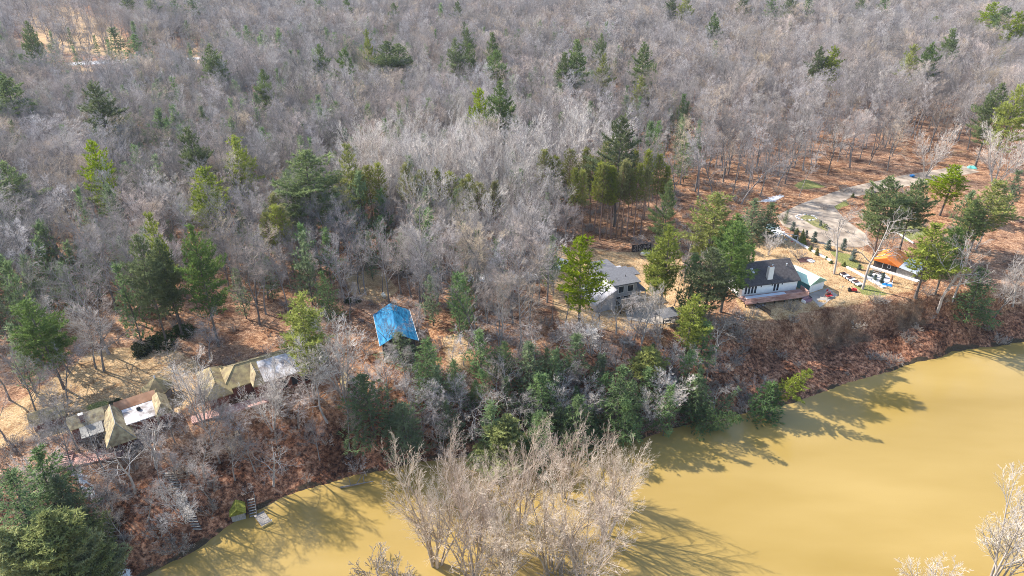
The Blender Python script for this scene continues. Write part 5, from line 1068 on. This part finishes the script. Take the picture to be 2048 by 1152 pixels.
for u, v, k, h_, wd, lab in [(1590, 478, 'cedar', 3.0, 1.7, 'left cone of the three tall green garden cedars by the white wall'), (1601, 484, 'cedar', 3.4, 1.8, 'middle cone of the three tall green garden cedars by the white wall'), (1606, 490, 'cedar', 2.4, 1.5, 'right and shortest of the three green garden cedars by the white wall'),
                             (1611, 476, 'spruce', 2.0, 1.5, 'blue grey shrub behind the three garden cedars'), (1628, 484, 'spruce', 2.7, 2.2, 'round blue spruce at the edge of the gravel yard'), (1655, 499, 'spruce', 2.6, 2.2, 'blue spruce in the middle of the garden strip'), (1685, 500, 'spruce', 3.0, 2.0, 'blue spruce behind the pale bare tree'), (1703, 522, 'spruce', 3.0, 2.2, 'blue spruce above the planter boxes'),
                             (1621, 502, 'cedar', 1.5, 1.3, 'small round green shrub at the lower side of the white wall, upper of two'), (1633, 510, 'cedar', 1.8, 1.2, 'small pointed green shrub at the lower side of the white wall, lower of two'), (1570, 447, 'hem', 4.0, 1.8, 'narrow dark spruce at the corner of the gravel yard'), (1585, 462, 'spruce', 2.4, 1.9, 'dark shrub at the upper end of the white wall'), (1640, 453, 'spruce', 1.6, 1.2, 'small dark fir on the grassy island'), (1650, 456, 'cedar', 1.2, 1.6, 'yellowish low shrub on the grassy island'),
                             (1740, 553, 'spruce', 1.5, 1.6, 'dark shrub in the white gravel bed, furthest left'), (1750, 560, 'spruce', 1.3, 1.4, 'dark shrub in the middle of the white gravel bed'), (1762, 567, 'spruce', 1.4, 1.5, 'dark shrub at the lower side of the white gravel bed'), (1765, 556, 'spruce', 1.3, 1.4, 'dark shrub at the upper side of the white gravel bed'), (1687, 532, 'cedar', 1.2, 1.2, 'bright green shrub at the head of the lower white wall'), (1717, 540, 'spruce', 1.4, 1.3, 'grey green shrub beside the lower white wall'), (1652, 519, 'cedar', .9, .9, 'tiny bright shrub at the end of the long white wall'), (1662, 527, 'cedar', .8, 1.0, 'tiny yellowish shrub below the long white wall'),
                             (1742, 384, 'cedar', 1.8, 1.6, 'green bush by the driveway, left of the pines'), (1706, 395, 'cedar', 1.3, 1.4, 'small dark bush beside the driveway grass'), (1730, 398, 'cedar', 1.3, 1.5, 'small green bush between the driveway and the pines')]:
    p = at(u, v); plant((k, rnd.randrange(2)), 'garden_shrub', lab, 'shrub', tuple(p), rnd.random() * 6, (wd / {'cedar': 9, 'spruce': 2.2, 'hem': 8}[k], wd / {'cedar': 9, 'spruce': 2.2, 'hem': 8}[k], h_ / HK[k]), parts=('stem', 'foliage'))
for k in range(3): proto(('leafy', k), lambda k=k: lumpy_shrub(900 + k, 2.6, 2.6, 1500, .3), M_BARK, M_LEAF)
for u, v, s, lab in [(290, 702, 1.0, 'dark glossy evergreen shrub under the oaks, left of three'), (325, 690, 1.2, 'largest dark glossy evergreen shrub under the oaks'), (368, 668, .9, 'dark glossy evergreen shrub under the oaks, right of three'), (705, 605, .6, 'dark evergreen shrub at the foot of the forked trunk'), (232, 806, .35, 'small green shrub behind the steep roofed house')]:
    p = at(u, v); plant(('leafy', rnd.randrange(3)), 'evergreen_shrub', lab, 'shrub', tuple(p), rnd.random() * 6, (s, s, s * .8), parts=('stem', 'foliage'))
for u, v, s, kk, lab in [(1597, 516, .8, 0, 'brown twiggy shrub in the dark mulch bed'), (1755, 500, 1.1, 1, 'big grey tangled shrub left of the cabin roof'), (1640, 446, .5, 2, 'grey twiggy shrub on the grassy island'), (1700, 410, .6, 0, 'bare shrub beside the driveway grass')]:
    p = at(u, v); plant(('brush', kk), 'bare_shrub', lab, 'shrub', tuple(p), 1, (s * 1.2, s * 1.2, s), parts=('stem', 'twigs'))
p = at(1537, 511); plant(('pale', 1), 'bare_tree', 'small bare lawn tree behind the white house', 'bare tree', tuple(p), 1, (.42, .42, .3))
sw = frame('swing_set', 'pale metal swing set on the lawn behind the white house', 'swing', at(1564, 482), -35, PL)
for x in (0, 3.4): MB().bar((x, -1, 0), (x, 0, 2.2), .05).bar((x, 1, 0), (x, 0, 2.2), .05).build('frame_legs', STEEL, sw)
MB().bar((0, 0, 2.2), (3.4, 0, 2.2), .05).build('top_bar', STEEL, sw)
for x in (.9, 2.3):
    s_ = MB().box(x - .25, x + .25, -.15, .15, .5, .55).build('seat', BLUEP if x < 1 else REDP, sw); MB().bar((x - .22, 0, .55), (x - .22, 0, 2.2), .015, 4).bar((x + .22, 0, .55), (x + .22, 0, 2.2), .015, 4).build('chain', STEEL, s_)
sl = frame('garden_swing_seat', 'canopy frame swing seat with red cushions on the pale slab', 'swing seat', at(1650, 598), 20, PL + .05)
for x in (0, 1.8): MB().bar((x, -.6, 0), (x, 0, 1.7), .04).bar((x, .6, 0), (x, 0, 1.7), .04).build('frame_legs', GREYW, sl)
MB().bar((0, 0, 1.7), (1.8, 0, 1.7), .045).build('top_bar', GREYW, sl); MB().box(.2, 1.6, -.3, .3, .45, .55).box(.2, 1.6, .3, .4, .45, 1.0).build('seat', REDW, sl); MB().box(.25, .85, -.25, .25, .552, .65).box(.95, 1.55, -.25, .25, .552, .65).build('cushion', REDP, sl)
for k, (u, v) in enumerate([(1655, 588), (1661, 592)]):
    c = frame('garden_chair', ('red folding chair behind the swing seat', 'red folding chair right of the swing seat')[k], 'chair', at(u, v), 30 + 40 * k, PL + .05)
    MB().box(-.25, .25, -.25, .25, .42, .47).build('seat', REDP, c); MB().box(-.25, .25, .22, .27, .471, .95).build('backrest', REDP, c)
    for x in (-.22, .18):
        for y in (-.22, .18): MB().box(x, x + .04, y, y + .04, 0, .419).build('leg', STEEL, c)
so_ = frame('garden_sofa', 'mauve garden sofa with a white arm at the right end of the deck', 'sofa', at(1613, 604), 30, PL)
MB().box(-.9, .9, -.45, .45, .12, .5).build('seat', MAUVE, so_); MB().box(-.9, .9, .25, .5, .501, .95).build('backrest', MAUVE, so_); MB().box(-1.05, -.905, -.45, .5, 0, .7).build('armrest', TRIMW, so_); MB().box(.905, 1.05, -.45, .5, 0, .7).build('armrest', MAUVE, so_)
mw = frame('ride_on_mower', 'red ride on mower standing on the lawn', 'mower', at(1704, 583), -20, PL)
MB().hexa([(-.2, -.3, .35), (.9, -.3, .35), (.9, .3, .35), (-.2, .3, .35)], [(-.1, -.26, .8), (.8, -.22, .72), (.8, .22, .72), (-.1, .26, .8)]).build('bonnet', REDP, mw); MB().box(-.8, -.21, -.35, .35, .35, .5).build('chassis', BLACK, mw); MB().box(-.7, -.35, -.22, .22, .501, .6).box(-.78, -.69, -.22, .22, .501, .95).build('seat', BLACK, mw); MB().bar((-.15, 0, .8), (-.3, 0, 1.05), .03).lathe([(.17, 1.04), (.17, 1.08)], (-.3, 0, 0)).build('steering_wheel', BLACK, mw)
for x, r in ((-.6, .27), (.65, .2)):
    for y in (-.42, .42): w_ = MB().lathe([(.05, -.1), (r, -.09), (r, .09), (.05, .1)], n=12).build('wheel', BLACK, mw); w_.rotation_euler = (rad(90), 0, 0); w_.location = (x, y, r)
fd = frame('bird_feeder', 'thin bird feeder pole on the lawn left of the mower', 'bird feeder', at(1680, 588), 0, PL)
MB().bar((0, 0, 0), (.15, 0, 1.9), .03).build('pole', GREYW, fd); MB().lathe([(.14, 1.75), (.16, 1.8), (.02, 1.98)], (.15, 0, 0), 8).build('feeder', GREYW, fd); MB().lathe([(.2, 0), (.2, .06)], n=10).build('base', STONEW, fd)
pf = frame('picket_fence', 'dark picket fence below the left end of the deck', 'fence', at(1503, 608), -63, PL)
b = MB()
for k in range(30): b.box(k * .17, k * .17 + .09, 0, .03, -.8, 1.1)
b.build('pickets', DARKW, pf); MB().box(0, 5.1, .031, .08, .8, .9).box(0, 5.1, .031, .08, .1, .2).build('rail', DARKW, pf)
def tarp_heap(name, label, u, v, sx, sy, hh, m, seed):
    c = at(u, v); n = 14; V = np.zeros((n, n, 3)); a = np.linspace(-1, 1, n); V[..., 0] = a[:, None] * sx; V[..., 1] = a[None] * sy
    V[..., 2] = np.clip(1 - np.maximum(np.abs(a[:, None]), np.abs(a[None])) ** 3, 0, 1) * hh * (1 + .35 * vnoise(V[..., 0], V[..., 1], .5, seed)); V[..., 2] += .02
    I_ = np.arange(n * n).reshape(n, n); q = np.stack([I_[:-1, :-1], I_[1:, :-1], I_[1:, 1:], I_[:-1, 1:]], -1).reshape(-1, 4)
    o = link_mesh(name, mesh_arrays(name, V.reshape(-1, 3), q, m)); o.location = (c.x, c.y, float(hgt(c.x, c.y))); o.rotation_euler.z = rad(-25); return tag(o, label, 'tarpaulin')
tarp_heap('tarpaulin', 'bright blue tarpaulin at the lower tip of the white gravel bed', 1774, 571, 1.0, .55, .3, BLUEP, 1)
tarp_heap('tarpaulin', 'turquoise tarpaulin over a heap at the end of the driveway', 1944, 336, 1.4, .9, .7, TARPT, 2)
tarp_heap('tarpaulin', 'pale blue grey covered heap in the shade at the upper end of the white wall', 1541, 456, 1.2, 1.0, .7, mat('pale_blue_cover', (.30, .42, .47), var=.15), 3)
bl = frame('garden_cart', 'small bright blue cart at the edge of the driveway', 'cart', at(1823, 355), 20, PL)
MB().hexa([(-.5, -.3, .35), (.5, -.3, .35), (.5, .3, .35), (-.5, .3, .35)], [(-.7, -.45, .8), (.7, -.45, .8), (.7, .45, .8), (-.7, .45, .8)]).build('tub', BLUEP, bl); MB().bar((.6, 0, .6), (1.3, 0, .9), .03).build('handle', STEEL, bl)
for y in (-.4, .4): w_ = MB().lathe([(.05, -.05), (.25, -.05), (.25, .05), (.05, .05)], n=10).build('wheel', BLACK, bl); w_.rotation_euler = (rad(90), 0, 0); w_.location = (0, y, .25)
rs = frame('carved_trunk', 'rust brown carved trunk standing in the white gravel bed', 'garden sculpture', at(1781, 565), 0, PL)
MB().lathe([(.3, 0), (.22, .4), (.28, .8), (.16, 1.3), (.22, 1.6), (.05, 1.75)], n=8).build('trunk', RUSTY, rs); MB().bar((0, 0, 1.0), (.5, .1, 1.4), .08, 6, .03).build('branch', RUSTY, rs)
tc_ = frame('picnic_table', 'weathered picnic table in front of the cabin', 'table', at(1752, 546), -45, PL)
MB().box(-.9, .9, -.4, .4, .72, .78).build('tabletop', GREYW, tc_)
for y in (-.75, .5): MB().box(-.9, .9, y, y + .25, .42, .47).build('bench', GREYW, tc_)
for x in (-.65, .57): MB().hexa([(x, -.7, 0), (x + .08, -.7, 0), (x + .08, .7, 0), (x, .7, 0)], [(x, -.3, .719), (x + .08, -.3, .719), (x + .08, .3, .719), (x, .3, .719)]).build('trestle', GREYW, tc_)
p = ground_at(1178, 666); rk = MB().lathe([(.8, -.3), (1.0, .2), (.85, .5), (.3, .62)], (0, 0, 0), 7).lathe([(.5, -.3), (.7, .2), (.5, .6), (.1, .7)], (1.0, .3, 0), 6).build('boulder', STONEW); rk.location = p; tag(rk, 'pale boulder at the bank top below the modern house', 'boulder')
tank('fuel_tank', 'small cream tank on the leaves behind the blue tarp roof', at(768, 596).x, at(768, 596).y, 120, 1.6, .4, CREAM)
for k, (u, v, lab) in enumerate([(1800, 30, 'tiny white cottage between pines at the top right'), (2042, 150, 'pale roofed cottage cut by the right edge above the driveway end')]):
    p = at(u, v); c = frame('cottage', lab, 'house', p, 15, float(hgt(p.x, p.y)))
    gable_walls(0, 9, 0, 6, -.5, 3, 5).build('wall', WHITE, c); gable_roof(-.4, 9.4, -.4, 6.4, 2.95, 5.3).build('roof', S_GREY if k == 0 else STEEL, c); window(c, 2, 3.2, 0, 1, 2.2); window(c, 5.5, 6.7, 0, 1, 2.2)
